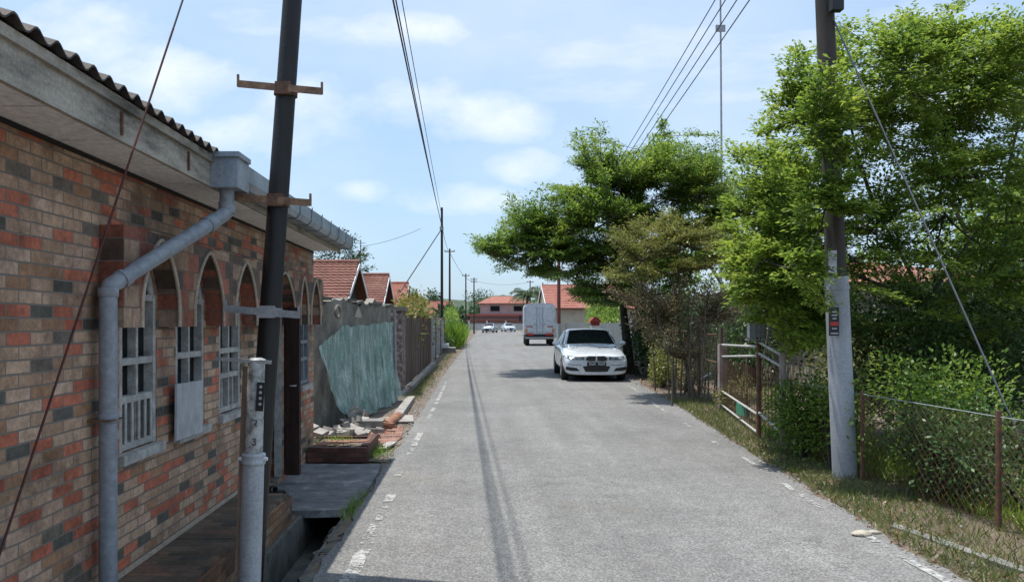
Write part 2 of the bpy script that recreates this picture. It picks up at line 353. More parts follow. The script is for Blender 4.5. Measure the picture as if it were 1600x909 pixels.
def limb(wood, leaves, a, c, r, r0=.03, tw=14, twl=.6, step=.045, leaf=.09, start=.4, lift=.25, flat=.35, upn=1.2, skip=0.0, lvs=3, reach=None):
    """a limb from a to c with leafy twigs fanned to both sides of its outer part"""
    a = Vector(a); c = Vector(c); ln = (c - a).length
    if reach: start = max(0.02, 1 - reach / max(ln, .01))
    mid = (a + c) / 2 + Vector((r.uniform(-.1, .1), r.uniform(-.1, .1), lift * r.uniform(.3, 1))) * ln * .3
    pts = bez(a, mid, c, 7)
    wood.tube(pts, [max(r0 * (1 - i / 7.5), .004) for i in range(8)], 5, False)
    for k in range(tw):
        t = start + (1 - start) * (k + r.random() * .8) / tw
        if r.random() < skip: continue
        t = min(t, 1); f = t * 7; i = min(int(f), 6); p = pts[i].lerp(pts[i + 1], f - i)
        d = (pts[i + 1] - pts[i]).normalized()
        sd = d.cross(Vector((0, 0, 1)));
        if sd.length < .1: sd = rv(r)
        sd.normalize(); s_ = 1 if k % 2 else -1
        ang = r.uniform(.35, 1.0) * (1 if t < .95 else .2)
        e = (d * math.cos(ang) + sd * s_ * math.sin(ang) + rv(r) * flat * .3 + Vector((0, 0, .12))).normalized()
        L = twl * (1.15 - .7 * (t - start) / (1 - start)) * r.uniform(.6, 1.15)
        q = p + e * L + Vector((0, 0, r.uniform(-.02, .1) * L))
        if r0 > .012 : wood.tube([p, p.lerp(q, .5), q], [.006, .004, .002], 3, False)
        n = max(int(L / step), 3)
        for j in range(n):
            u = (j + r.random()) / n; b = p.lerp(q, .12 + .88 * u)
            for _ in range(lvs):
                dd = e + rv(r) * .55 + sd * r.uniform(-.5, .5); nn = Vector((0, 0, upn)) + rv(r) * .45
                w_ = rv(r); leaves.add(b + Vector((w_.x, w_.y, w_.z * .35)) * leaf * .6, dd + Vector((0, 0, -dd.z * .5)), nn, leaf * r.uniform(.6, 1.15))
def tree(name, base, nodes_, targets, r, leafmat, barkmat, lab, cat, r_trunk=.14, group=None, leafkw=None, extra_trunks=(), subn=0, sbr=1.0, **kw):
    base = Vector(base); root = empty(name, base); tag(root, lab, cat, group)
    wood = MB(); lv = Leaves(); nodes_ = [Vector(n) for n in nodes_]
    for i, n in enumerate(nodes_):
        b = base + Vector((r.uniform(-.12, .12), r.uniform(-.12, .12), -.05)) if i == 0 or i in extra_trunks else base
        src = b; rr = r_trunk
        if i and i not in extra_trunks:
            src = min(nodes_[:i], key=lambda q: (q - n).length + (0 if q.z < n.z else 3)); rr = r_trunk * .6
        md = src.lerp(n, .5) + Vector((r.uniform(-.15, .15), r.uniform(-.15, .15), 0)) * (n - src).length * .5
        pts = bez(src, md, n, 8); wood.tube(pts, [rr * (1 - .45 * k / 8) for k in range(9)], 9, i == 0)
        if i == 0: wood.tube([base + Vector((0, 0, -.05)), base + Vector((0, 0, .25))], [rr * 1.5, rr], 9, False)
    if subn:
        for t in r.sample(list(targets), min(subn, len(targets))):
            t = Vector(t); n = min(nodes_, key=lambda q: (q - t).length); m2 = n.lerp(t, r.uniform(.5, .8)) - Vector((0, 0, .1))
            pts = bez(n, n.lerp(m2, .5) + rv(r) * .12 + Vector((0, 0, -.05)), m2, 5); wood.tube(pts, [.024 * sbr, .021 * sbr, .018 * sbr, .015 * sbr, .012 * sbr, .01 * sbr], 6, False); nodes_.append(m2)
    for t in targets:
        t = Vector(t); n = min(nodes_, key=lambda q: (q - t).length + (0 if q.z < t.z + .5 else 1.5))
        limb(wood, lv, n, t, r, **kw)
    wpart(wood, 'trunk', barkmat, root)
    lv.build('crown', leafmat, root, **(leafkw or {}))
    return root
def inpoly(px, py, pl):
    c = False
    for (x0, y0), (x1, y1) in zip(pl, pl[1:] + pl[:1]):
        if (y0 > py) != (y1 > py) and px < (x1 - x0) * (py - y0) / (y1 - y0) + x0: c = not c
    return c
def bush(name, c, sx, sy, sz, n, leaf, mat, r, lab, cat, group=None, root_=None, stem=True, shell=.5, kind=None):
    root = root_ or empty(name, c); c = Vector(c)
    if lab: tag(root, lab, cat, group)
    lv = Leaves(); blobs = [(Vector((r.uniform(-.6, .6) * sx, r.uniform(-.6, .6) * sy, r.uniform(.2, .8) * sz)), r.uniform(.35, .6)) for _ in range(max(6, int(n / 250)))]
    for i in range(n):
        bc, br = blobs[i % len(blobs)]; d = rv(r).normalized(); rad = br * (r.random() ** shell)
        p = bc + Vector((d.x * sx, d.y * sy, d.z * sz * .7)) * rad
        if p.z < 0.02: p.z = r.uniform(.02, .3) * sz
        lv.add(c + p, d + rv(r) * .5, Vector((0, 0, 1)) + rv(r) * .5, leaf * r.uniform(.6, 1.2))
    lv.build('foliage', mat, root)
    if stem:
        w = MB()
        for bc, br in blobs[:14]: w.tube([c + Vector((bc.x * .3, bc.y * .3, 0)), c + bc * .6 , c + bc], [.02, .014, .006], 5, False)
        wpart(w, 'stems', M['bark'], root)
    return root
def grass_patch(name, spots, r, h, mat, kind=None, lab=None, cat=None, group=None, lean=.35, wd=.07):
    lv = Leaves()
    for x, y, z in spots:
        d = Vector((r.gauss(0, lean), r.gauss(0, lean), 1)); lv.add(Vector((x, y, z - .01)), d, rv(r), h * r.uniform(.4, 1.2))
    o = lv.build(name, mat, None, wide=wd, droop=.25)
    return tag(o, lab, cat, group, kind)

# ================================================================== SETTING
LEFT = [(-8, -1.03), (0, -1.04), (5, -1.05), (10, -1.04), (16, -1.02), (24, -1.04), (34, -.95), (46, -.84), (70, -.6), (93, -.4), (150, .3), (175, .6)]
RIGHT = [(-8, 3.15), (4, 3.1), (6, 3.15), (11, 3.55), (16, 4.0), (21, 4.35), (26, 5.1), (36, 5.6), (55, 5.9), (120, 7.0), (150, 7.8), (175, 8)]
# ground with the drain sunk into it
xs = [-600, -120, -30, -8, -3, -1.556, -1.552, -1.128, -1.124, 4, 12, 40, 150, 600]
ys = [-60, -4, -3.99, 5, 7, 9.4, 9.41, 12, 20, 40, 80, 150, 300, 1500]
g = MB(); vs = []
for y in ys:
    for x in xs:
        ind = (-1.5525 <= x <= -1.1275) and (-3.995 <= y <= 9.4)
        vs.append((x, y, -.38 if ind else -.02))
fs = []
nx = len(xs)
for j in range(len(ys) - 1):
    for i in range(nx - 1): fs.append((j * nx + i, j * nx + i + 1, (j + 1) * nx + i + 1, (j + 1) * nx + i))
g.add(vs, fs); S('ground', g, M['soil'])
# road
rd = MB(); vs = []; fs = []; yy = []
y = -8
while y < 175: yy.append(y); y += .12 if y < 14 else (.4 if y < 40 else 3)
for y in yy:
    l = lerp_tab(LEFT, y) + noisef(y * 2.4, 1) * .035 + noisef(y * 9, 2) * .012; r_ = lerp_tab(RIGHT, y) + noisef(y * 1.9, 5) * .06
    vs += [(l - .02, y, -.06), (l, y, 0), (l + .5, y, .004), ((l + r_) / 2, y, .012), (r_ - .4, y, .004), (r_, y, 0), (r_ + .02, y, -.06)]
for i in range(len(yy) - 1):
    for k in range(6): fs.append((i * 7 + k, i * 7 + k + 1, i * 7 + k + 8, i * 7 + k + 7))
rd.add(vs, fs); S('road', rd, M['asphalt'])
rd = MB(); rd.box((-60, 155, -.02), (-.2, 163, -.008)); rd.box((8.4, 155, -.02), (70, 163, -.008)); S('side_road', rd, M['asphalt'])
# painted edge lines, worn into pieces
ln = MB()
def dash(x, y0, y1, w, keep=.6, seed=0, step=.1):
    n = max(2, int((y1 - y0) / step)); y = y0; vs = []; fs = []
    for i in range(n + 1):
        y = y0 + (y1 - y0) * i / n; jj = noisef(y * 7, seed) * .008
        vs += [(x(y) - w / 2 + jj, y, .0085), (x(y) + w / 2 + jj, y, .0085)]
    for i in range(n): fs.append((2 * i, 2 * i + 1, 2 * i + 3, 2 * i + 2))
    ln.add(vs, fs)
lx = lambda y: lerp_tab(LEFT, y) + .2 + (0 if y > 8 else .03)
rx = lambda y: lerp_tab([(4, 2.98), (5.8, 2.99), (7.5, 3.08), (9.5, 3.23), (11, 3.27), (15.5, 3.52), (20, 3.9), (24, 4.1)], y)
dash(lx, 4.6, 6.5, .10, .55, 1); dash(lx, 6.6, 7.1, .06, .3, 5); dash(lx, 7.3, 7.6, .09, .6, 8); dash(lx, 8.5, 8.9, .07, .4, 3); dash(lx, 9.9, 11.8, .085, 1.2, 2); dash(lx, 13, 22, .07, .2, 4)
dash(rx, 4.2, 6.2, .07, .75, 3); dash(rx, 7.0, 8.2, .06, .1, 6); dash(rx, 9.2, 9.7, .05, .7, 6); dash(rx, 10.6, 11.0, .08, .55, 1); dash(rx, 12.2, 13.0, .06, .3, 7); dash(rx, 14.5, 16.5, .06, .3, 9); dash(rx, 17.5, 21, .07, .3, 2)
S('road_markings', ln, M['line'])
# verges
def strip(a, b, y0, y1, z, step, s, mat, name, amp=.05, edge=.03):
    q = MB(); vs = []; fs = []; y = y0; n = 0; K = 6
    while y <= y1:
        xa, xb = a(y), b(y) + noisef(y * 2.2, s) * amp
        for k in range(K + 1):
            t = k / K; vs.append((xa + (xb - xa) * t, y, z + (0 if k in (0, K) else rng.uniform(0, edge))))
        y += step; n += 1
    for i in range(n - 1):
        for k in range(K): fs.append((i * (K + 1) + k, i * (K + 1) + k + 1, (i + 1) * (K + 1) + k + 1, (i + 1) * (K + 1) + k))
    q.add(vs, fs, True); return S(name, q, mat)
strip(lambda y: -2.6, lambda y: lerp_tab(LEFT, y) - .0, 9.45, 60, -.015, .3, 3, M['verge'], 'verge')
strip(lambda y: lerp_tab(RIGHT, y) - .02, lambda y: lerp_tab(RIGHT, y) + 1.3, -6, 70, -.015, .3, 8, M['verge'], 'verge', .2)
# drain lining
dr = MB()
dr.box((-1.55, -3.9, -.375), (-1.515, 9.38, -.03)); dr.box((-1.165, -3.9, -.375), (-1.132, 9.38, -.035)); dr.box((-1.513, -3.9, -.377), (-1.167, 9.38, -.355))
for i in range(230):
    y = rng.uniform(3.4, 9.2); sz = rng.uniform(.02, .065); x = -1.10 + rng.gauss(0, .03); z = -.03 - max(0, -1.09 - x) * 1.0 + rng.uniform(-.05, .0)
    Mm = Matrix.Translation((x, y, z)) @ Matrix.Rotation(rng.uniform(0, 3), 4, 'Z') @ Matrix.Rotation(rng.uniform(-.5, .5), 4, 'X')
    q_ = [Vector((a * sz * rng.uniform(.6, 1.2), b * sz * rng.uniform(.6, 1.2), c * sz * .55 * rng.uniform(.6, 1.1))) for a, b, c in ((-1, -1, -1), (1, -1, -1), (1, 1, -1), (-1, 1, -1), (-1, -1, 1), (1, -1, 1), (1, 1, 1), (-1, 1, 1))]
    dr.add([Mm @ p for p in q_], [(0, 3, 2, 1), (4, 5, 6, 7), (0, 1, 5, 4), (1, 2, 6, 5), (2, 3, 7, 6), (3, 0, 4, 7)])
S('drain', dr, M['dark_concrete'])
# hills far behind
h = MB()
for (cx, cy, w, hh) in ((60, 430, 55, 19), (-25, 520, 60, 17), (15, 460, 40, 17), (160, 560, 90, 20), (-140, 600, 120, 16)):
    vs = []; fs = []; K = 24; J = 8
    for j in range(J + 1):
        for k in range(K): a = 2 * math.pi * k / K; q = j / J; vs.append((cx + w * math.cos(a) * q * (1 + .1 * noisef(k, cx)), cy + w * .7 * math.sin(a) * q, hh * math.cos(q * math.pi / 2) ** .7 * (1 + .08 * noisef(k * 2 + j, cy)) - .5))
    for j in range(J):
        for k in range(K): fs.append((j * K + k, j * K + (k + 1) % K, (j + 1) * K + (k + 1) % K, (j + 1) * K + k))
    h.add(vs, fs, True)
M['hill'] = worn('wooded_hill', (.035, .06, .03), (.07, .11, .05), .12, (.1, .14, .07), fine=.5, bmp=0)
S('hills', h, M['hill'])

# ================================================================== BRICK HOUSE
H = empty('brick_house', (-2.02, 5, 0)); tag(H, 'low house faced in patchwork tan, red and black brick, with arched windows', 'house')
WX = -2.02
def arc(c):
    return max(1 - abs(c) ** 1.45, 0) ** .62
def archpts(y0, y1, z0, zs, za, n=10, pointed=True):
    """opening outline: straight jambs to the spring line zs, then a slightly pointed arch to za"""
    c = (y0 + y1) / 2; hw = (y1 - y0) / 2; out = [(y0, z0), (y1, z0)]
    for i in range(n * 2 + 1):
        t = i / (n * 2) * math.pi; k = abs(math.cos(t)) ; out.append((c + hw * math.cos(t), zs + (za - zs) * arc(math.cos(t))))
    return out
bays = [(4.50, 5.02, .90, 'w'), (5.34, 5.90, .90, 'w'), (6.24, 6.80, .92, 'w'), (7.42, 8.24, .06, 'd'), (8.52, 8.88, .92, 'b'), (9.08, 9.58, .92, 'b')]
ztop = 2.53
holes = []
for y0, y1, z0, k in bays: holes.append(archpts(y0, y1, z0, 1.80, 2.10))
wall = MB(); wall.prism([(-4, -.05), (9.85, -.05), (9.85, ztop), (-4, ztop)], holes, (WX, 0, 0), (0, 1, 0), (0, 0, 1), (-.13, 0, 0))
wpart(wall, 'wall', M['brick_x'], H)
ew = MB(); ew.box((-9, 9.72, -.05), (-2.153, 9.847, 2.53)); ew.prism([(-9, 2.53), (-2.153, 2.53), (-5.4, 3.3)], [], (0, 9.845, 0), (1, 0, 0), (0, 0, 1), (0, -.12, 0)); wpart(ew, 'end_wall', M['brick_y'], H)
bk = MB(); bk.box((-9, -4, -.05), (-8.85, 9.7, 2.5)); wpart(bk, 'rear_wall', M['palewall'], H)
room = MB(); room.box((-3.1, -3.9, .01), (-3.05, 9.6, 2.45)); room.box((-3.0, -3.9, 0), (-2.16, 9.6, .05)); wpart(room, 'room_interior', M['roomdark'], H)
# projecting arcade band with its own arches (deeper hood over the openings)
outer = []
segs = [(4.28, 1.55), ]
top = 2.17
# band outline: along the bottom it follows piers and arches
ol = [(4.26, top), (4.26, 1.62)]
for i, (y0, y1, z0, k) in enumerate(bays):
    a0, a1 = y0 - .015, y1 + .03; c = (a0 + a1) / 2; hw = (a1 - a0) / 2
    ol.append((a0, 1.62))
    for j in range(15):
        t = math.pi - j / 14 * math.pi; ol.append((c + hw * math.cos(t), 1.74 + .40 * arc(math.cos(t))))
    ol.append((a1, 1.62))
ol += [(9.80, 1.62), (9.80, top)]
band = MB(); band.prism(ol, [], (WX + .001, 0, 0), (0, 1, 0), (0, 0, 1), (.13, 0, 0)); wpart(band, 'arch_band', M['brick_arch'], H)
for i, (y0, y1, z0, k) in enumerate(bays):
    a0, a1 = y0 - .015, y1 + .03; c = (a0 + a1) / 2; hw = (a1 - a0) / 2
    tr = MB(); pts = [(WX + .135, a0, 1.62), (WX + .135, a0, 1.72)] + [(WX + .135, c + (hw) * math.cos(math.pi - j / 16 * math.pi), 1.74 + .40 * arc(math.cos(j / 16 * math.pi))) for j in range(17)] + [(WX + .135, a1, 1.72), (WX + .135, a1, 1.62)]
    tr.tube(pts, .013, 6); wpart(tr, 'arch_trim', M['trim'], H)
# windows
for i, (y0, y1, z0, k) in enumerate(bays):
    fm = M['frame'] if k != 'b' else M['frame_blue']; x = WX - .034
    if k == 'd':
        fr = MB()
        for yy_ in (y0 + .025, y1 - .025): fr.box((x - .03, yy_ - .025, z0), (x + .04, yy_ + .025, 1.80))
        fr.box((x - .03, y0, 1.80), (x + .04, y1, 1.85)); d = wpart(fr, 'door_frame', M['frame'], H)
        op = MB(); Md = Matrix.Translation((x + .07, y1 - .02, 0)) @ Matrix.Rotation(R(-12), 4, 'Z')
        op.box((0, -.02, .08), (.17, .02, 1.80), Md)
        for zz in (.2, .75, 1.3): op.box((.03, -.03, zz), (.14, .03, zz + .42), Md)
        dd = wpart(op, 'door', M['wood_dark'], H)
        hd = MB(); hd.tube([Md @ Vector((.14, -.03, 1.0)), Md @ Vector((.14, -.07, 1.0)), Md @ Vector((.09, -.07, 1.0))], .009, 6); sub(hd, 'handle', M['galv'], dd, H)
        shade_mb = MB(); shade_mb.box((x - .12, y0 + .04, z0), (x - .10, y1 - .04, 2.1)); wpart(shade_mb, 'doorway_shade', M['roomdark'], H)  # near-black sheet added to stand in for the shade inside the doorway
        continue
    fr = MB(); w = .03
    fr.box((x - .03, y0 + .002, z0 + .002), (x + .03, y0 + .045, 1.82)); fr.box((x - .03, y1 - .045, z0 + .002), (x + .03, y1 - .002, 1.82))
    ym = (y0 + y1) / 2
    for zz in (z0 + .03, z0 + .30, 1.42, 1.80): fr.box((x - .027, y0 + .045, zz - .02), (x + .027, y1 - .045, zz + .02))
    fr.box((x - .032, ym - .016, z0 + .01), (x + .022, ym + .016, 1.8))
    for q in (.25, .75): fr.box((x - .02, y0 + (y1 - y0) * q - .011, z0 + .05), (x + .012, y0 + (y1 - y0) * q + .011, z0 + .28))
    c = ym; hw = (y1 - y0) / 2 - .012
    fr.tube([(x, c + hw * math.cos(t / 12 * math.pi), 1.80 + .27 * arc(math.cos(t / 12 * math.pi))) for t in range(13)], .026, 6)
    fr.tube([(x, c, 1.82), (x, c, 2.1)], .011, 5)
    f = wpart(fr, 'window', fm, H)
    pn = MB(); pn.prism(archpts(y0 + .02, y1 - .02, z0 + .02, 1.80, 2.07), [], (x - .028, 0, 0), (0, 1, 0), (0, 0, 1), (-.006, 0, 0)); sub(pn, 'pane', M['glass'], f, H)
    sl = MB(); sl.box((WX - .05, y0 - .04, z0 - .06), (WX + .045, y1 + .04, z0 - .002)); sub(sl, 'sill', M['frame'], f, H)
    sh = MB()   # opened inner shutters / bright curtains seen beside the panes
    if i == 0:
        for q in range(5): sh.box((x + .028, y0 + .07 + q * .09, z0 + .05), (x + .034, y0 + .10 + q * .09, z0 + .28))
        sub(sh, 'lower_louvre', M['frame'], f, H)
    if i == 1:
        Mp = Matrix.Translation((WX + .045, 5.20, .875)) @ Matrix.Rotation(R(-1.2), 4, 'X')
        sh.box((0, 0, 0), (.014, .49, .37), Mp); p = sub(sh, 'covering_board', M['panel'], f, H); p['label'] = 'plain grey-white board covering the lower half of the window'
# eave: roof, fascia, soffit, gutter, downpipe
EX = -1.68
rf = MB(); vs = []; fs = []; n = 0; y = -4.0
while y <= 9.78:
    z = .02 * math.sin(y / .146 * 2 * math.pi)
    vs += [(EX + .05, y, 2.725 + z), (-5.4, y, 3.78 + z), (-9.3, y, 2.9 + z), (EX + .05, y, 2.717 + z), (-5.4, y, 3.772 + z), (-9.3, y, 2.892 + z)]; n += 1; y += .0183
for i in range(n - 1):
    a = i * 6; b_ = a + 6; fs += [(a, a + 1, b_ + 1, b_), (a + 1, a + 2, b_ + 2, b_ + 1), (a + 3, b_ + 3, b_ + 4, a + 4), (a + 4, b_ + 4, b_ + 5, a + 5), (a, b_, b_ + 3, a + 3)]
rf.add(vs, fs, False); wpart(rf, 'roof', M['roofsheet'], H)
fa = MB(); fa.box((EX - .025, -4, 2.505), (EX, 9.75, 2.70)); fa.box((EX + .001, -4, 2.655), (EX + .02, 5.25, 2.70)); wpart(fa, 'fascia', M['fascia'], H)
for yy_ in (3.75, 4.62): bt = MB(); bt.box((EX + .002, yy_, 2.53), (EX + .012, yy_ + .012, 2.64)); wpart(bt, 'gutter_strap', M['rust'], H)
so = MB(); y = -4
while y < 9.7: so.box((-2.02 + .003, y, 2.515), (EX - .027, min(y + .60 - .014, 9.72), 2.527)); y += .60
wpart(so, 'soffit', M['soffit'], H)
vo_ = MB(); vo_.box((-2.0, -4, 2.533), (EX - .03, 9.7, 2.56)); wpart(vo_, 'roof_void', M['roomdark'], H)  # black board puts the shade of the hollow behind the soffit gaps
co = MB(); co.box((WX + .004, -4, 2.495), (WX + .022, 9.8, 2.513)); wpart(co, 'wall_top_strip', M['roomdark'], H)  # near-black strip along the join of wall and soffit
ve = MB(); ve.prism([(-9.2, 2.86), (-5.4, 3.74), (EX, 2.69), (EX, 2.52), (-5.4, 3.58), (-9.2, 2.7)], [], (0, 9.79, 0), (1, 0, 0), (0, 0, 1), (0, -.03, 0)); wpart(ve, 'bargeboard', M['fascia'], H)
gt = MB()
gp = [(EX + .004, 2.70), (EX + .004, 2.58), (EX + .03, 2.555), (EX + .12, 2.555), (EX + .145, 2.59), (EX + .145, 2.69), (EX + .155, 2.69), (EX + .155, 2.585), (EX + .125, 2.545), (EX + .025, 2.545), (EX - .0 + .0025, 2.572), (EX + .0025, 2.70)]
gt.prism(gp, [], (0, 5.28, 0), (1, 0, 0), (0, 0, 1), (0, 4.55, 0))
for q in range(9): y = 5.9 + q * .48; gt.prism([(EX + .0, 2.705), (EX + .0, 2.54), (EX + .13, 2.535), (EX + .163, 2.58), (EX + .163, 2.705), (EX + .158, 2.705), (EX + .158, 2.585), (EX + .125, 2.54), (EX + .01, 2.543), (EX + .005, 2.705)], [], (0, y, 0), (1, 0, 0), (0, 0, 1), (0, .03, 0))
gut = wpart(gt, 'gutter', M['gutter'], H)
hb = MB(); hb.box((EX + .001, 5.02, 2.50), (EX + .17, 5.275, 2.715)); hb.box((EX - .003, 5.0, 2.69), (EX + .185, 5.27, 2.722)); sub(hb, 'rainwater_head', M['gutter'], gut, H)
dp = MB(); P0 = at(347, 275, 5.13); e1 = Vector((-1.61, 5.13, 2.36)); e2 = Vector((-1.935, 4.20, 1.84))
dp.tube([(-1.61, 5.13, 2.5), (-1.61, 5.13, 2.40), e1, (-1.63, 5.07, 2.32), (-1.905, 4.28, 1.885), e2, (-1.94, 4.19, 1.80), (-1.94, 4.19, 1.7), (-1.94, 4.19, -.02)], .046, 14)
dpo = wpart(dp, 'downpipe', M['pvc'], H)
for zz in (.22, 1.12, 1.78):
    cl = MB(); cl.lathe((-1.94, 4.19, zz), [(.046, 0), (.052, .004), (.052, .045), (.046, .05)], 14); sub(cl, 'pipe_joint', M['pvc'], dpo, H)
for p, q in (((-1.61, 5.13, 2.42), (-1.61, 5.13, 2.35)), ((-1.655, 5.0, 2.28), (-1.675, 4.94, 2.247)), ((-1.895, 4.31, 1.90), (-1.91, 4.265, 1.877))):
    cl = MB(); cl.tube([p, q], .052, 14); sub(cl, 'pipe_joint', M['pvc'], dpo, H)
cb = MB(); cb.box((WX, 4.12, 1.135), (-1.89, 4.26, 1.142)); sub(cb, 'clamp', M['rust'], dpo, H)
# apron / plinth ledge along the wall, brick face on a concrete base
lg = MB(); lg.box((WX + .002, -4, -.04), (-1.556, 6.70, .195)); wpart(lg, 'plinth', M['brick_low'], H)
lt = MB()
for i in range(30): y = -3.9 + i * .353; lt.box((WX + .004, y, .196), (-1.575 + rng.uniform(-.012, .004), y + .345, .214 + rng.uniform(0, .004)))
wpart(lt, 'plinth_top', brick_mat('mossy_brick_top', 'z', bw=.19, bh=.1, cols=[(0, (.10, .075, .05)), (.35, (.16, .11, .075)), (.6, (.07, .065, .05)), (.8, (.19, .11, .07))], mortar=(.08, .075, .06)), H)
ls = MB(); ls.bar((WX + .015, -3.9, .228), (WX + .015, 6.68, .228), .02, .02); wpart(ls, 'skirting', M['trim'], H)
for (a, b_) in ((2.9, .12),):
    pass

# doorway slab, step, shoes
sl = MB()
pts = [(-2.018, 6.96), (-1.6, 6.93), (-1.2, 6.97), (-1.10, 7.15), (-1.07, 7.8), (-1.08, 8.6), (-1.10, 9.2), (-1.5, 9.22), (-2.018, 9.25)]
sl.prism(pts, [], (0, 0, -.055), (1, 0, 0), (0, 1, 0), (0, 0, .065)); tag(sl.build('doorstep_slab', M['slab']), 'grey concrete slab bridging the drain in front of the brick house door', 'slab')
st = empty('brick_planter', (-1.7, 9.8, 0)); tag(st, 'low dark red brick planter beyond the door slab at the house corner', 'planter')
q = MB(); q.box((-2.0, 9.38, 0), (-1.30, 9.47, .17)); q.box((-1.38, 9.472, 0), (-1.29, 10.45, .19)); q.box((-2.0, 10.38, 0), (-1.383, 10.45, .16)); wpart(q, 'border', brick_mat('dark_brick', 'y', cols=[(0, (.10, .04, .03)), (.5, (.16, .06, .045)), (.8, (.07, .04, .03))], mortar=(.06, .05, .04)), st)
q = MB(); q.box((-1.995, 9.474, 0), (-1.384, 10.377, .13)); wpart(q, 'soil_fill', M['verge'], st)
q = MB()
for i in range(3): q.prism([(-1.95 + i * .2, 9.5 + i * .1), (-1.8 + i * .2, 9.52 + i * .1), (-1.7 + i * .2, 9.9), (-1.9 + i * .2, 9.8)], [], (0, 0, .175 + i * .004), (1, 0, 0), (0, 1, 0), (0, 0, .012))
wpart(q, 'loose_tile', M['terracotta'], st)
for i, (x, y, a, lb) in enumerate(((-1.80, 7.35, .5, 'black sandal nearest the road on the slab at the brick house doorway'), (-1.92, 7.55, .9, 'black sandal against the threshold of the brick house doorway'))):
    q = MB(); Mm = Matrix.Translation((x, y, .0115)) @ Matrix.Rotation(a, 4, 'Z')
    out = [(.04 * math.cos(t) * (1 + .15 * math.sin(t)), .12 * math.sin(t)) for t in [k / 14 * 2 * math.pi for k in range(14)]]
    r_ = empty('sandal', (x, y, .011), a); tag(r_, lb, 'sandal')
    q.prism(out, [], (0, 0, 0), (1, 0, 0), (0, 1, 0), (0, 0, .022)); q.build('sole', M['rubber'], r_)
    q = MB(); q.prism([(x_ * .97, y_) for x_, y_ in [(-.036 + .0, .0), (.036, .0), (.036, .07), (-.036, .07)]], [], (0, 0, .07), (1, 0, 0), (0, 1, 0), (0, 0, .008)); q.box((-.04, .0, .02), (-.034, .07, .07)); q.box((.034, .0, .02), (.04, .07, .07)); q.build('upper', M['black'], r_)
    q = MB(); q.box((-.035, -.11, .024), (.035, -.09, .05)); q.build('heel_strap', M['black'], r_)

# ================================================================== LEFT UTILITY POLE (leaning) and grey stub post
pb = Vector((-1.50, 5.3, -.05)); pt_ = Vector((-1.50 + (3.75 + .05) * .071, 5.3, 3.75)); dirp = (pt_ - pb).normalized(); ptop = pb + dirp * 7.2
# base sits beyond the plinth edge in the drain's wall, so start it at the drain bottom
pb2 = pb - dirp * .33
UP = empty('utility_pole', pb); tag(UP, 'dark tarred leaning pole with rusty cross-arms in front of the brick house', 'utility pole', None)
q = MB(); q.tube([pb2, pb + dirp * 1.5, pb + dirp * 3.6, ptop], [.078, .072, .064, .052], 16); wpart(q, 'pole', M['pole_dark'], UP)
def pole_at(z): return pb + dirp * ((z - pb.z) / dirp.z)
def zpy(py, Y=5.23): return CH + (VY - py) / F * Y
for (pa, pbx, m_) in (((372, 131), (503, 143), 'rust'), ((358, 307), (485, 317), 'rust'), ((352, 482), (467, 492), 'galv')):
    A = at(pa[0], pa[1], 5.215); B = at(pbx[0], pbx[1], 5.20); q = MB()
    q.bar(A, B, .012, .045); q.bar(A + Vector((0, .022, .02)), B + Vector((0, .022, .02)), .04, .006)
    for e in (A, B): q.bar(e + Vector((0, 0, -.02)), e + Vector((0, 0, .06)), .014, .014)
    arm = wpart(q, 'crossarm', M['arm'] if m_ == 'rust' else M[m_], UP)
    if m_ == 'galv': arm['label'] = 'galvanised lower cross-arm'
    mid = pole_at((A.z + B.z) / 2); q = MB(); q.tube([mid - dirp * .03, mid + dirp * .03], .078, 16); q.box((mid.x - .05, 5.20, mid.z - .04), (mid.x + .05, 5.235, mid.z + .04)); sub(q, 'bracket', M['rust'] if m_ == 'rust' else M['galv'], arm, UP)
for zz in (4.9, 5.6, 6.3):
    q = MB(); c = pole_at(zz); q.bar(c + Vector((-.3, -.08, 0)), c + Vector((.3, -.08, 0)), .03, .05); wpart(q, 'crossarm', M['rust'], UP)
# grey stub post
gb = Vector((-1.335, 4.62, -.36)); gt_ = at(401, 562, 4.62); GP = empty('marker_post', (gb.x, gb.y, -.02)); tag(GP, 'grey round post with collar and small black plate in front of the dark pole', 'post')
zc = CH + (VY - 716) / F * 4.62; cen = gb.lerp(gt_, (zc - gb.z) / (gt_.z - gb.z))
q = MB(); q.tube([gb, cen], [.066, .062], 20); wpart(q, 'lower_tube', M['post_grey'], GP)
q = MB(); q.tube([cen, gt_], [.052, .048], 20); wpart(q, 'upper_tube', M['post_old'], GP)
q = MB(); q.lathe(cen, [(.055, -.03), (.068, -.03), (.070, -.02), (.066, -.012), (.066, .012), (.070, .02), (.068, .03), (.05, .035)], 20, gt_ - gb); col_ = wpart(q, 'collar', M['post_grey'], GP)
for s_ in (-1, 1): q = MB(); q.lathe(cen + Vector((.085 * s_ - .012 * s_, -.01, .0)), [(.012, -.012), (.014, 0), (.009, .012)], 8, (s_, 0, 0)); sub(q, 'bolt', M['white'], col_, GP)
q = MB(); q.tube([gt_, gt_ + Vector((0, 0, .012))], [.055, .03], 16); q.bar(at(337, 560, 4.58), at(424, 566, 4.58), .01, .02); wpart(q, 'top_bracket', M['galv'], GP)
q = MB(); A = at(408, 597, 4.56); B = at(405, 642, 4.56); q.bar(A, B, .045, .004, (0, 1, 0)); plate = wpart(q, 'plate', M['black'], GP)
q = MB()
for k, py in enumerate((604, 613, 622, 631)): c = at(407.5 - k * .4, py, 4.553); q.lathe(c, [(.009, 0), (.009, .002)], 10, (0, -1, 0))
sub(q, 'plate_marks', M['panel'], plate, GP)
def stroke(mb, pts, c, s, r=.004):
    mb.tube([c + Vector((x * s, 0, z * s)) for x, z in pts], r, 5)
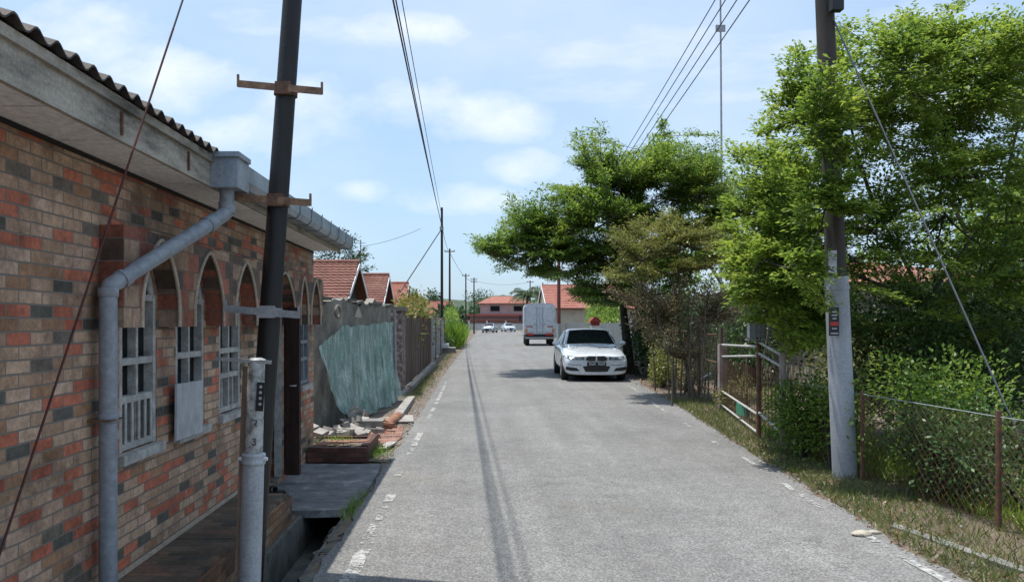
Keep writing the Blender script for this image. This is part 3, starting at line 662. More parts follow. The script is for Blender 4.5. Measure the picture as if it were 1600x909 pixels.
q = MB(); c3 = at(397, 690, 4.565); stroke(q, [(-.5, .8), (.3, .9), (.5, .5), (0, .1), (.5, -.3), (.3, -.8), (-.5, -.7)], c3, .022, .0035); wpart(q, 'painted_digit', M['black'], GP); q = MB()
c7 = at(399, 660, 4.567); stroke(q, [(-.5, .8), (.5, .8), (0, -.8)], c7, .018, .003)
wpart(q, 'painted_digit', M['black'], GP)
q = MB(); q.bar(at(386, 572, 4.66), at(372, 930, 4.60), .045, .018, (0, 1, 0)); wpart(q, 'wooden_lath', M['wood'], GP)
# stay wire of the leaning pole
A = pole_at(6.6); B = Vector((-1.86, 2.75, .21))
q = MB(); q.tube([A, A.lerp(B, .55)], .0045, 6); 
SW = empty('stay_wire', B); tag(SW, 'thin dark stay wire running down from the leaning pole across the brick wall', 'wire')
wpart(q, 'upper_wire', M['cable'], SW); q = MB(); q.tube([A.lerp(B, .55), B], .005, 6); wpart(q, 'lower_wire', worn('rusty_wire', (.05, .018, .015), (.11, .03, .025), 6), SW)

# ================================================================== OLD WALL, NET, RUBBLE
wa = Vector((-2.36, 11.2, 0)); wb = Vector((-1.82, 16.9, 0)); wd_ = (wb - wa); wl = wd_.length; wd_.normalize(); wn = Vector((wd_.y, -wd_.x, 0))
OW = empty('boundary_wall', wa); tag(OW, 'old mould-blackened plaster boundary wall with broken top edge behind the green net', 'wall')
ol = [(0, -.04), (wl, -.04)]
n = 40
for i in range(n + 1):
    t = 1 - i / n; z = 1.97 + .05 * t + noisef(t * 9, 3) * .09 + noisef(t * 47, 1) * .03 - (.12 if t < .08 else 0); ol.append((t * wl, z))
q = MB(); q.prism(ol, [], wa, wd_, (0, 0, 1), -wn * .16); wpart(q, 'wall_panel', M['plaster_old'], OW)
q = MB(); c = at(522, 487, 12.2); q.tube([c + Vector((math.cos(a / 16 * 2 * math.pi) * .0, 0, 0)) + wd_ * .14 * math.cos(a / 16 * 2 * math.pi) + Vector((0, 0, .09 * math.sin(a / 16 * 2 * math.pi))) + wn * .06 for a in range(17)], .022, 8); wpart(q, 'ring_ornament', M['plaster_old'], OW)
q = MB()
for i in (0, 1, 4, 5, 7, 8, 10):
    p = wa + wd_ * (i * .52 + .05)
    q.bar(p + Vector((0, 0, 1.985 + rng.uniform(-.02, .03))) - wn * .08, p + wd_ * .5 + Vector((0, 0, 1.99 + rng.uniform(-.02, .04))) - wn * .08, .22, .045)
wpart(q, 'coping', M['dark_concrete'], OW)
q = MB(); p0 = at(592, 482, 0.1)
def onwall(t, z, off): return wa + wd_ * t + Vector((0, 0, z)) + wn * off
q.add([onwall(2.55, 1.74, .006), onwall(3.1, 1.72, .006), onwall(3.05, 1.80, .006), onwall(2.85, 1.93, .006), onwall(2.75, 1.87, .006)], [(0, 1, 2, 3, 4)])
wpart(q, 'bare_patch', M['cream'], OW)
# net: cloth hung in front of the wall, gathered at the left
GN = MB(); vs = []; fs = []; nu, nv = 110, 30
for j in range(nv + 1):
    v = j / nv
    for i in range(nu + 1):
        u = i / nu
        zt = lerp_tab([(0, 1.32), (.1, 1.42), (.25, 1.58), (.6, 1.6), (1, 1.66)], u); zb = lerp_tab([(0, .85), (.1, .35), (.25, .04), (1, .03)], u)
        z = zb + (zt - zb) * (1 - v) + noisef(u * 20, 5) * .03 + noisef(u * 61, 2) * .012
        s = .25 + u * (wl - .3)
        fold = (.03 * math.sin(u * 75 + v * 2) + .02 * math.sin(u * 131)) * (.4 + .9 * (u > .6)) + .04 * math.sin(u * 23 + v * 3)
        off = .07 + .16 * v * v + fold * (.4 + .6 * v)
        p = wa + wd_ * s + wn * off; vs.append((p.x, p.y, z))
for j in range(nv):
    for i in range(nu): fs.append((j * (nu + 1) + i, j * (nu + 1) + i + 1, (j + 1) * (nu + 1) + i + 1, (j + 1) * (nu + 1) + i))
GN.add(vs, fs, True); net = GN.build('shade_net', M['net'], None, False); tag(net, 'torn green shade net draped over the old plaster wall', 'net')
q = MB(); q.tube([onwall(wl - .12, .0, .12), onwall(wl - .1, 1.0, .11), onwall(wl - .12, 1.9, .1)], .03, 8); tag(q.build('net_post', M['galv']), 'pale upright pole holding the far edge of the green net', 'post')
# rubble
def brickmesh(name, mat, l, w, h_, r):
    q = MB(); q.box((-l / 2, -w / 2, 0), (l / 2, w / 2, h_)); q.v = [tuple(c + r.uniform(-.008, .008) for c in p) for p in q.v]; return q.build(name, mat)
br0 = brickmesh('broken_brick', M['terracotta'], .2, .1, .07, rng); tag(br0, 'broken terracotta brick in the rubble beside the planter and green net', 'brick', 'broken bricks in the rubble')
br0.location = (-1.62, 11.0, -.01); br0.rotation_euler.z = .4
bg0 = brickmesh('concrete_chunk', M['kerb'], .22, .16, .08, rng); tag(bg0, 'pale concrete chunk in the rubble heap at the foot of the green net', 'rubble', 'concrete chunks in the rubble')
bg0.location = (-2.1, 10.9, 0); bg0.rotation_euler.z = .9
for i in range(26):
    b_ = br0.copy(); COL.objects.link(b_); y = rng.uniform(10.6, 13.2); b_.location = (rng.uniform(-2.15, -1.35) if y < 12 else rng.uniform(-1.75, -1.3), y, -.01 + (rng.uniform(.03, .1) if rng.random() < .3 else 0)); b_.rotation_euler = (rng.uniform(-.3, .3), rng.uniform(-.3, .3), rng.uniform(0, 3)); b_.scale = (rng.uniform(.5, 1), rng.uniform(.7, 1), rng.uniform(.7, 1))
for i in range(40):
    b_ = bg0.copy(); COL.objects.link(b_); y = rng.uniform(10.5, 13.0); k = rng.random(); b_.location = (-2.25 + k * .62 + (y - 10.5) * .1, y, max(0, (1 - k) * .28 - .02) * rng.uniform(.2, 1)); b_.rotation_euler = (rng.uniform(-.4, .4), rng.uniform(-.4, .4), rng.uniform(0, 3)); b_.scale = (rng.uniform(.5, 1.3), rng.uniform(.5, 1.1), rng.uniform(.5, 1.1))
q = MB(); q.box((-1.75, 12.0, -.02), (-1.42, 12.35, .16)); tag(q.build('stone_block', M['concrete']), 'square grey concrete block at the near end of the orange kerb', 'block')
q = MB(); q.tube([(-1.40, 12.2, .06), (-1.36, 12.9, .06), (-1.33, 13.5, .055)], [.085, .08, .08], 10); tag(q.build('clay_pipe', M['terracotta']), 'orange clay pipe lying as a kerb below the green net', 'pipe')
q = MB(); q.bar((-1.34, 13.55, .04), (-1.38, 16.7, .04), .16, .12); tag(q.build('kerb_stone', M['kerb']), 'pale long concrete kerb continuing from the orange pipe', 'kerb')
# broken paving between rubble and road
q = MB()
for (x, y, w, l, a) in ((-1.30, 12.0, .36, 1.1, .06), (-1.25, 11.1, .3, .6, -.1)):
    Mm = Matrix.Translation((x, y, -.012)) @ Matrix.Rotation(a, 4, 'Z'); q.box((-w / 2, -l / 2, 0), (w / 2, l / 2, .022), Mm)
S('path', q, M['redtile_floor'])
for i, (x, y, w, l, a, lb) in enumerate(((-1.38, 10.6, .18, .7, .3, 'nearest weathered plank lying beside the grass tuft and planter'), (-1.18, 10.5, .12, .6, -.15, 'narrow pale plank lying along the road edge by the planter'), (-1.22, 13.4, .3, .9, .1, 'grey sheet of broken cement lying by the orange clay pipe'))):
    q = MB(); Mm = Matrix.Translation((x, y, .012)) @ Matrix.Rotation(a, 4, 'Z'); q.box((-w / 2, -l / 2, 0), (w / 2, l / 2, .025), Mm); tag(q.build('plank' if i < 2 else 'cement_sheet', M['kerb'] if i else M['slat']), lb, 'plank' if i < 2 else 'cement sheet')
grass_patch('grass', [(rng.gauss(-1.28, .1), rng.gauss(9.95, .22), 0) for _ in range(420)] + [(rng.uniform(-1.14, -1.04), rng.uniform(6.6, 7.6), -.01) for _ in range(130)] + [(rng.gauss(-1.75, .12), rng.gauss(10, .15), .13) for _ in range(160)], rng, .12, M['grass'], 'stuff', 'bright grass tufts along the slab and road edge', 'grass', lean=.6)
# grass strip along fence drain
grass_patch('grass', [(rng.gauss(-1.4, .12), rng.uniform(16.8, 24), -.01) for _ in range(2600)] + [(rng.gauss(-1.35, .12), rng.uniform(24, 45), -.01) for _ in range(2400)], rng, .11, M['grass_dry'], 'stuff', 'low grass strip between fence and road', 'grass', lean=.7)

# peeling gate pillar, slat fence, gate
GPi = empty('gate_pillar', (-1.78, 18.2, 0)); tag(GPi, 'pillar with white paint peeling off brown render at the near end of the slat fence', 'pillar')
q = MB(); q.box((-2.0, 17.9, -.03), (-1.68, 18.8, 1.9)); wpart(q, 'shaft', M['peeling'], GPi)
q = MB(); q.box((-2.05, 17.85, 1.902), (-1.63, 18.85, 1.99)); wpart(q, 'cap', M['plaster_old'], GPi)
q = MB(); q.box((-2.05, 17.84, -.03), (-1.60, 18.84, .1)); wpart(q, 'foot', M['kerb'], GPi)
FE = empty('slat_fence', (-1.75, 19, 0)); tag(FE, 'tall fence of weathered brown upright boards along the left roadside', 'fence')
q = MB(); y = 18.9
while y < 30.5:
    w = rng.uniform(.09, .16); x = -1.72 - (y - 19) * .004 + rng.uniform(-.012, .012); q.box((x - .015, y, .12), (x + .015, y + w, 1.72 + rng.uniform(-.08, .1))); y += w + rng.uniform(.01, .04)
wpart(q, 'boards', M['slat'], FE)
for y in (18.95, 22.0, 25.0, 28, 30.4): q = MB(); q.box((-1.86 - (y - 19) * .004, y, -.03), (-1.76 - (y - 19) * .004, y + .1, 1.85)); wpart(q, 'post', M['rust'], FE)
for z in (.4, 1.4): q = MB(); q.bar((-1.75, 18.9, z), (-1.8, 30.5, z), .03, .06); wpart(q, 'rail', M['rust'], FE)
q = MB(); q.bar((-1.60, 18.9, .05), (-1.66, 30.6, .05), .14, .16); wpart(q, 'footing', M['kerb'], FE)
GA = empty('metal_gate', (-1.85, 36, 0)); tag(GA, 'grey corrugated metal gate beyond the brown board fence', 'gate')
q = MB(); y = 31
while y < 44.6: q.box((-1.9, y, .08), (-1.87, y + .12, 1.75)); q.box((-1.9, y + .12, .08), (-1.84, y + .2, 1.75)); y += .2
wpart(q, 'sheet', M['galv'], GA)
for y in (30.8, 35.4, 40, 44.7): q = MB(); q.box((-1.98, y, -.03), (-1.8, y + .16, 1.9)); wpart(q, 'post', M['peeling'], GA)
CR = empty('culvert_headwall', (-1.4, 44, 0)); tag(CR, 'white-topped concrete culvert headwall at the foot of the thin roadside pole', 'headwall')
q = MB(); q.box((-1.95, 42.3, -.03), (-1.15, 43.9, .28)); wpart(q, 'block', M['concrete'], CR); q = MB(); q.box((-1.95, 42.2, .283), (-1.5, 42.9, .5)); wpart(q, 'white_top', M['white'], CR)
bush('croton_bush', (-2.3, 30, .8), .9, 9, 1.9, 3600, .16, M['leaf_croton'], rng, 'yellow and red leaved croton shrubs above the brown fence', 'shrub')
bush('green_shrub', (-1.75, 47, 0), .45, 1.4, .9, 1200, .12, M['leaf_hedge'], rng, 'dark green shrub at the base of the thin roadside pole', 'shrub')
bush('roadside_hedge', (-2.0, 60, .0), .6, 8, 2.6, 2600, .22, M['leaf1'], rng, 'mid green hedge behind the tall roadside grass', 'shrub')
grass_patch('tall_grass', [(rng.gauss(-1.45, .22), rng.uniform(48, 62), 0) for _ in range(2600)], rng, 1.5, M['grass'], 'stuff', 'tall bright green grass on the left roadside', 'grass', lean=.22, wd=.06)
LW = MB(); LW.box((-2.4, 62, -.02), (-2.2, 120, 1.7)); tag(LW.build('compound_wall', M['palewall']), 'pale compound wall far down the left side', 'wall')

# ================================================================== RED ROOF HOUSES (left)
def gable_house(name, xe, yr, zr, half, ze, depth, lab, roofm, wallm, group=None, chimney=False):
    r_ = empty(name, (xe, yr, 0)); tag(r_, lab, 'house', group)
    w = MB(); w.box((xe - depth, yr - half + .5, -.05), (xe - .5, yr + half - .5, ze - .06)); wpart(w, 'wall', wallm, r_)
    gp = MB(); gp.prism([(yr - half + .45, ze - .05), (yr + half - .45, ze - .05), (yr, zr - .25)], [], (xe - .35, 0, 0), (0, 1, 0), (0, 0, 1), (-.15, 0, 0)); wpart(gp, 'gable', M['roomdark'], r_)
    # roof courses stepped like pantiles
    rf = MB(); nC = 14
    for s_ in (-1, 1):
        for c in range(nC):
            t0, t1 = c / nC, (c + 1) / nC + .01
            y0, z0 = yr + s_ * half * (1 - t0), ze + (zr - ze) * t0; y1, z1 = yr + s_ * half * (1 - t1), ze + (zr - ze) * t1
            X0, X1 = xe - depth, xe + rng.uniform(-.03, .03)
            m_ = max(int(depth / .25), 4); vv = []; ff = []
            for k in range(m_ * 2 + 1):
                xx = X0 + (X1 - X0) * k / (m_ * 2); bb = .025 if k % 2 else 0
                vv += [(xx, y0, z0 + .06 + bb), (xx, y1, z1 + .015 + bb), (xx, y0, z0 + .0)]
            for k in range(m_ * 2): a = k * 3; ff += [(a, a + 3, a + 4, a + 1), (a, a + 2, a + 5, a + 3)]
            rf.add(vv, ff)
    for s_ in (-1, 1): rf.add([(xe - depth, yr + s_ * half, ze - .02), (xe, yr + s_ * half, ze - .02), (xe, yr, zr - .02), (xe - depth, yr, zr - .02)], [(0, 1, 2, 3)])
    rf.tube([(xe - depth, yr, zr + .03), (xe, yr, zr + .03)], .11, 8)
    ro = wpart(rf, 'roof', roofm, r_)
    bb = MB()
    for s_ in (-1, 1): bb.bar((xe + .02, yr, zr - .08), (xe + .02, yr + s_ * half, ze - .1), .03, .16)
    sub(bb, 'bargeboard', M['white'], ro, r_)
    for yy_ in (yr - half * .45, yr + half * .35):
        q = MB(); q.box((xe - .49, yy_ - .5, .9), (xe - .46, yy_ + .5, 1.9)); wn_ = wpart(q, 'window', M['frame'], r_)
        q = MB(); q.box((xe - .458, yy_ - .44, .95), (xe - .45, yy_ + .44, 1.85)); sub(q, 'pane', M['glass'], wn_, r_)
    q = MB(); q.box((xe - .49, yr - .5, 0), (xe - .455, yr + .35, 1.98)); wpart(q, 'door', M['wood_dark'], r_)
    return r_
gable_house('terrace_house', -4.65, 31.5, 3.98, 3.1, 2.35, 7, 'red tiled terrace house just past the brick house, nearest red roof', M['redroof'], M['palewall'])
gable_house('terrace_house', -4.65, 42.3, 4.12, 3.1, 2.35, 7, 'second red tiled terrace house, middle of the three red roofs on the left', M['redroof'], M['palewall'])
gable_house('terrace_house', -4.65, 54.5, 4.28, 3.1, 2.35, 7, 'third red tiled terrace house, farthest red roof on the left before the thin pole', M['redroof2'], M['palewall'])
gable_house('terrace_house', -6, 76, 4.2, 3.4, 2.6, 8, 'far pale-roofed house left of the road behind the bushes', M['redroof2'], M['palewall'])
# tree behind the first roofs
tb = Vector((-9.5, 46, 0)); r1 = random.Random(3)
tree('shade_tree', tb, [tb + Vector((0, 0, 3.2)), tb + Vector((1.2, .4, 4.2)), tb + Vector((-1.5, 0, 4.5))], [at(r1.uniform(478, 585), 0, 46 + r1.uniform(-1.5, 1.5)) * 1 for _ in range(0)] + [Vector(((px - VX) / F * 46, 46 + r1.uniform(-1.5, 1.5), CH + (VY - py) / F * 46)) for px, py in [(500, 372), (520, 368), (540, 362), (552, 372), (566, 388), (578, 402), (570, 412), (545, 385), (525, 390), (505, 392), (490, 400), (555, 405), (535, 410), (512, 412), (575, 420), (480, 385), (495, 415), (560, 395)]], r1, M['leaf_far'], M['bark'], 'dark green tree rising behind the nearest red roof', 'tree', r_trunk=.2, tw=12, twl=.8, step=.14, leaf=.2, start=.45, flat=.8)

# ================================================================== POLES AND WIRES
def simple_pole(name, x, y, h, r, mat, lab, arms=2, dirx=1, group=None, step=.35):
    o = empty(name, (x, y, 0)); tag(o, lab, 'utility pole', group)
    q = MB(); q.tube([(x, y, -.05), (x, y, h)], [r, r * .7], 10); wpart(q, 'pole', mat, o)
    for k in range(arms):
        q = MB(); z = h - .25 - k * step; q.bar((x - .45, y - .1, z), (x + .45, y - .1, z), .06, .08)
        for s_ in (-.4, .4): q.lathe((x + s_, y - .1, z + .04), [(.02, 0), (.04, .03), (.04, .08), (.02, .1)], 8)
        wpart(q, 'crossarm', M['rust'], o)
    return o
TP = Vector((-2.0, 45.6, 0))
p1 = simple_pole('utility_pole', -2.0, 45.6, 8.2, .095, M['pole_dark'], 'thin dark pole where the overhead cables meet on the left roadside', 0)
q = MB(); q.box((-2.12, 45.45, 6.9), (-1.9, 45.6, 7.1)); wpart(q, 'clamp', M['galv'], p1)
simple_pole('utility_pole', -2.35, 69, 8.0, .11, M['pole_brown'], 'brown pole just beyond the thin dark cable pole, left side', 1)
simple_pole('utility_pole', -1.35, 98, 7.6, .11, M['pole_brown'], 'left one of the two small far poles at the road end', 1)
simple_pole('utility_pole', -.4, 114, 8.0, .12, M['pole_brown'], 'right one of the two small far poles at the road end', 2)
FP = simple_pole('utility_pole', 5.15, 50, 6.8, .13, worn('redbrown_pole', (.10, .03, .025), (.2, .06, .05), 4), 'red-brown pole standing beside the box truck', 1)
q = MB(); q.tube([(5.15, 50, 0), (5.15, 50, 1.55)], .15, 10); wpart(q, 'base_sleeve', M['post_grey'], FP)
simple_pole('utility_pole', 7.1, 106, 7.2, .1, M['pole_brown'], 'small far pole above the palm tree', 1)
def cable(name, A, B, sag, r, mat, lab, cat='cable', group=None, n=20):
    A = Vector(A); B = Vector(B); q = MB(); q.tube([A.lerp(B, i / n) - Vector((0, 0, sag * 4 * (i / n) * (1 - i / n))) for i in range(n + 1)], r, 6)
    return tag(q.build(name, mat), lab, cat, group)
cable('overhead_cable', (-1.12, -6, 7.75), TP + Vector((0, 0, 7.15)), .28, .017, M['cable'], 'thick black cable over the road, leftmost of the three meeting at the thin pole', group='cables over the road')
cable('overhead_cable', (-1.02, -6, 7.7), TP + Vector((.02, 0, 7.0)), .30, .013, M['cable'], 'black cable over the road, middle of the three meeting at the thin pole', group='cables over the road')
cable('overhead_cable', (-.98, -6, 7.9), TP + Vector((.05, 0, 7.45)), .22, .009, M['cable'], 'thinner black cable over the road, rightmost of the three meeting at the thin pole', group='cables over the road')
cable('stay_cable', TP + Vector((0, 0, 7.0)), (-4.0, 41.5, 3.2), .0, .03, M['cable'], 'thick stay cable slanting from the thin pole down to the red roofs')
cable('service_wire', TP + Vector((-1.2, 0, 7.0)), (-7.0, 48, 6.2), .15, .012, M['cable_pale'], 'thin pale wire crossing the sky above the red roofs')
cable('service_wire', (-2.35, 69, 7.7), (-.4, 114, 7.6), .8, .02, M['cable_pale'], 'thin wire between the far brown poles')
cable('service_wire', (-2.35, 69, 7.6), TP + Vector((0, 0, 7.2)), .3, .015, M['cable_pale'], 'wire from the thin pole to the brown pole behind it')
cable('service_wire', (-.4, 114, 7.6), (7.1, 106, 7.0), .5, .02, M['cable_pale'], 'wire crossing the road between the far poles')
q = MB(); q.tube([(-7.0, 48, 0), (-7.0, 48, 6.6)], .04, 6); q.bar((-7.3, 48, 6.4), (-6.7, 48, 6.4), .03, .03); tag(q.build('roof_aerial', M['galv']), 'thin television aerial mast above the red roofs', 'aerial')
# right pole
RB = Vector((3.93, 8.5, 0)); RT = Vector((3.72, 8.5, 4.95)); dR = (Vector((3.655, 8.5, 6.4)) - RB).normalized(); RTop = RB + dR * 8.3
RP = empty('utility_pole', RB); tag(RP, 'large brown pole in a grey steel sleeve standing among the yellow-green branches', 'utility pole')
q = MB(); q.tube([RB + dR * 1.9, RB + dR * 5, RTop], [.105, .093, .08], 16); wpart(q, 'pole', M['pole_brown'], RP)
q = MB(); zs = CH + (VY - 432) / F * 8.5; q.tube([RB - dR * .05, RB + dR * zs], [.125, .12], 20); q.tube([RB + dR * (zs - .14), RB + dR * (zs - .10)], [.128, .128], 20, False); wpart(q, 'sleeve', M['post_grey'], RP)
q = MB(); c = at(1301, 409, 8.37); q.bar(c + Vector((0, 0, -.12)), c + Vector((0, 0, .12)), .085, .01, (0, 1, 0)); p_ = wpart(q, 'number_plate', M['panel'], RP)
c = at(1303, 502, 8.36); q = MB(); q.bar(c + Vector((0, 0, -.15)), c + Vector((0, 0, .15)), .10, .02, (0, 1, 0)); p_ = wpart(q, 'black_sign', M['black'], RP)
q = MB(); q.bar(c + Vector((0, -.012, -.045)), c + Vector((0, -.012, -.005)), .085, .003, (0, 1, 0)); sub(q, 'red_mark', M['redlamp'], p_, RP)
q = MB()
for dz, w in ((.10, .05), (.065, .06), (.03, .04), (-.075, .05), (-.125, .08)): q.bar(c + Vector((-.0, -.012, dz - .007)), c + Vector((0, -.012, dz + .007)), w, .003, (0, 1, 0))
sub(q, 'white_marks', M['panel'], p_, RP)
q = MB(); q.box((3.70, 8.28, 4.9), (3.82, 8.38, 5.05)); wpart(q, 'insulator_box', M['black'], RP)
for k in range(4):
    z = 6.2 + .26 * k; c = RB + dR * z
    q = MB(); q.lathe(c + Vector((0, -.14, -.04)), [(.03, 0), (.05, .02), (.05, .06), (.03, .08)], 10); wpart(q, 'insulator', M['white'], RP)
    cable('power_line', c + Vector((0, -.14, 0)), (5.15, 49.9, 5.7 + .16 * k), .35, .009, M['cable'], ['lowest', 'second lowest', 'second highest', 'highest'][k] + ' of the four parallel power lines above the green tree', 'power line', 'four parallel power lines')
GW = cable('guy_wire', RB + dR * 5.1, at(1592, 680, 7.2), 0, .009, M['cable_pale'], 'pale steel guy wire slanting from the big right pole down past the fence', 'wire')
q = MB(); A = at(1592, 680, 7.2); q.tube([A, (A.x + .12, A.y - .05, 0)], .012, 6); q.bar(A + Vector((-.04, 0, 0)), A + Vector((.04, 0, 0)), .03, .03); tag(q.build('anchor_rod', M['rust']), 'rusty ground anchor rod at the lower end of the guy wire', 'anchor rod')
q = MB(); q.tube([(9.2, 30, 0), (9.22, 30, 8), (9.16, 30, 17)], [.045, .04, .03], 8); MA = empty('antenna_mast', (9.2, 30, 0)); tag(MA, 'tall thin grey mast rising above the trees on the right', 'mast'); wpart(q, 'mast_tube', M['galv'], MA)
q = MB(); q.bar((9.0, 30, 12.7), (9.36, 30, 12.7), .06, .25); wpart(q, 'junction', M['galv'], MA)
cable('drop_wire', RB + dR * 5.0 + Vector((.05, 0, 0)), (6.2, 14, 4.9), .35, .012, M['cable'], 'black drop wire looping from the big right pole into the treetop')

# ================================================================== RIGHT FENCES
GF = empty('pipe_gate', (4.5, 13.5, 0)); tag(GF, 'rusty white pipe-frame gate between the dry bushes and the grey pole', 'gate')
def pp(p): return Vector(p)
A = Vector((4.62, 15.0, -.03)); B = Vector((4.0, 11.3, -.03)); D = Vector((3.92, 10.2, -.03))
q = MB(); q.bar(A, A + Vector((0, 0, 1.27)), .13, .13); wpart(q, 'gate_post', M['rust_pale'], GF)
q = MB(); q.tube([B, B + Vector((0, 0, 1.7))], .035, 8); wpart(q, 'gate_post', M['rust'], GF)
q = MB(); q.tube([D, D + Vector((0, 0, 1.28))], .045, 8); wpart(q, 'gate_post', M['rust_pale'], GF)
for a, b_, z0, z1 in ((A, B, 1.25, 1.33), (A, B, 1.03, 1.2), (B, D, 1.40, 1.25), (B, D, 1.24, 1.1), (A, B, .38, .36), (A, B, .12, .1), (B, D, .4, .25)):
    q = MB(); q.tube([a + Vector((0, 0, z0)), b_ + Vector((0, 0, z1))], .019, 8); wpart(q, 'rail', M['frame'], GF)
q = MB()
for i in range(26):
    t = i / 25; p = A.lerp(B, t); q.tube([p + Vector((0, 0, .12)), p + Vector((0, 0, 1.02))], .006, 4)
for i in range(8):
    t = i / 7; p = B.lerp(D, t); q.tube([p + Vector((0, 0, .12)), p + Vector((0, 0, 1.1))], .006, 4)
wpart(q, 'wire_bars', M['rust'], GF)
MBX = empty('letter_box', (3.98, 11.25, 1.42)); tag(MBX, 'small grey barred box on top of the rusty gate post', 'letter box')
q = MB(); c = Vector((3.98, 11.26, 1.67)); q.box((c.x - .16, c.y - .1, c.z + .0), (c.x + .12, c.y + .1, c.z + .02)); q.box((c.x - .16, c.y - .1, c.z - .28), (c.x + .12, c.y + .1, c.z - .26)); 
for k in range(5): x = c.x - .155 + k * .065; q.box((x, c.y - .1, c.z - .26), (x + .015, c.y - .085, c.z))
wpart(q, 'cage', M['galv'], MBX); q = MB(); q.box((c.x - .13, c.y - .06, c.z - .24), (c.x + .09, c.y + .08, c.z - .02)); wpart(q, 'box', M['panel'], MBX)
q = MB(); q.box((4.22, 12.45, .16), (4.26, 12.95, .34)); tag(q.build('green_board', M['green_paint']), 'small green board low on the pipe gate', 'board')
# chain-link fence nearest right
CF = empty('chain_link_fence', (4.1, 6.3, 0)); tag(CF, 'low chain-link fence with rusty posts at the right edge', 'fence')
fp = [Vector((4.6, 3.4, 0)), Vector((4.13, 6.3, 0)), Vector((4.02, 8.3, 0)), Vector((3.95, 10.0, 0))]
for i, p in enumerate(fp): q = MB(); q.tube([p + Vector((0, 0, -.05)), p + Vector((0, 0, .93 if i != 1 else .95))], .022, 8); wpart(q, 'post', M['rust'], CF)
q = MB()
for a, b_ in zip(fp, fp[1:]):
    L = (b_ - a).length; d = (b_ - a).normalized(); hh = .84; s = -hh
    while s < L:
        for sg in (0, 1):
            t0, t1 = max(s, 0), min(s + hh, L)
            if t1 > t0:
                z0, z1 = (t0 - s), (t1 - s)
                if sg: z0, z1 = hh - z0, hh - z1
                q.tube([a + d * t0 + Vector((0, 0, z0 + .04)), a + d * t1 + Vector((0, 0, z1 + .04))], .0026, 3, False)
        s += .085
wpart(q, 'mesh', M['rust'], CF)
q = MB()
for a, b_ in zip(fp, fp[1:]): q.tube([a + Vector((0, 0, .9)), b_ + Vector((0, 0, .9))], .005, 5)
wpart(q, 'top_wire', M['galv'], CF)
# trellis fence below dry bushes
TF = empty('trellis_fence', (4.9, 18, 0)); tag(TF, 'old leaning post and rail fence tangled in dry vines behind the white car', 'fence')
pts = [Vector((4.66, 15.3, 0)), Vector((4.75, 17, 0)), Vector((4.95, 18.8, 0)), Vector((5.1, 20.6, 0)), Vector((5.3, 22.4, 0))]
for p in pts: q = MB(); q.tube([p + Vector((0, 0, -.03)), p + Vector((rng.uniform(-.05, .05), 0, 1.55))], .04, 7); wpart(q, 'post', M['slat'], TF)
for z in (.35, .9, 1.4): q = MB(); q.tube([p + Vector((-.04, 0, z + rng.uniform(-.05, .05))) for p in pts], .016, 6); wpart(q, 'rail', M['rust'], TF)
q = MB(); q.tube([at(1095, 592, 17), at(1110, 583, 16.6)], .02, 6); wpart(q, 'broken_rail', M['white'], TF)
# culvert edge right near
q = MB(); q.bar((3.35, 6.4, -.01), (3.75, 4.6, -.01), .10, .07); q.bar((3.75, 4.6, -.01), (4.0, 3.0, -.01), .10, .07)
S('kerb', q, M['concrete'])
for i, (x, y, s, lb) in enumerate(((2.97, 6.15, .06, 'pale stone at the right road edge beside the leaf litter'), (3.1, 6.22, .035, 'smaller pale stone behind the larger one at the right road edge'))):
    bm = bmesh.new(); bmesh.ops.create_icosphere(bm, subdivisions=3, radius=s)
    for v in bm.verts: v.co *= 1 + noisef(v.co.x * 30 + v.co.y * 20, i) * .16; v.co.z *= .45
    me = bpy.data.meshes.new('stone'); bm.to_mesh(me); bm.free(); me.materials.append(M['rock']); o = bpy.data.objects.new('stone', me); COL.objects.link(o); o.location = (x, y, s * .3); o.scale = (1.3, .8, 1); tag(o, lb, 'stone')
# litter and grass right
lv = Leaves()
for i in range(4200):
    y = 3 + 20 * rng.random() ** 1.6; x = lerp_tab(RIGHT, y) + abs(rng.gauss(.1, .5)) - .05; lv.add(Vector((x, y, rng.uniform(.0, .025))), rv(rng), Vector((0, 0, 1)) + rv(rng) * .4, rng.uniform(.02, .05))
for i in range(500):
    y = 20 + 14 * rng.random(); x = 4.4 + rng.gauss(.3, .5); lv.add(Vector((x, y, .025)), rv(rng), Vector((0, 0, 1)), .06)
for i in range(700):
    y = rng.uniform(10, 45); x = lerp_tab(LEFT, y) + rng.gauss(-.25, .15); lv.add(Vector((x, y, .02)), rv(rng), Vector((0, 0, 1)) + rv(rng) * .3, .05)
o = lv.build('leaf_litter', M['litter']); tag(o, 'dry brown leaf litter on the verges', 'leaf litter', kind='stuff')
grass_patch('grass', [(lerp_tab(RIGHT, y) + abs(rng.gauss(.25, .55)) , y, -.005) for y in [3 + 14 * rng.random() ** 1.2 for _ in range(26000)]], rng, .10, M['grass_dry'], 'stuff', 'thin patchy grass on the right verge', 'grass', lean=.7)
grass_patch('grass', [(4.2 + abs(rng.gauss(0, .8)), y, -.005) for y in [3 + 9 * rng.random() for _ in range(7000)]], rng, .2, M['grass'], 'stuff', 'greener weeds under the chain-link fence', 'grass', lean=.5)
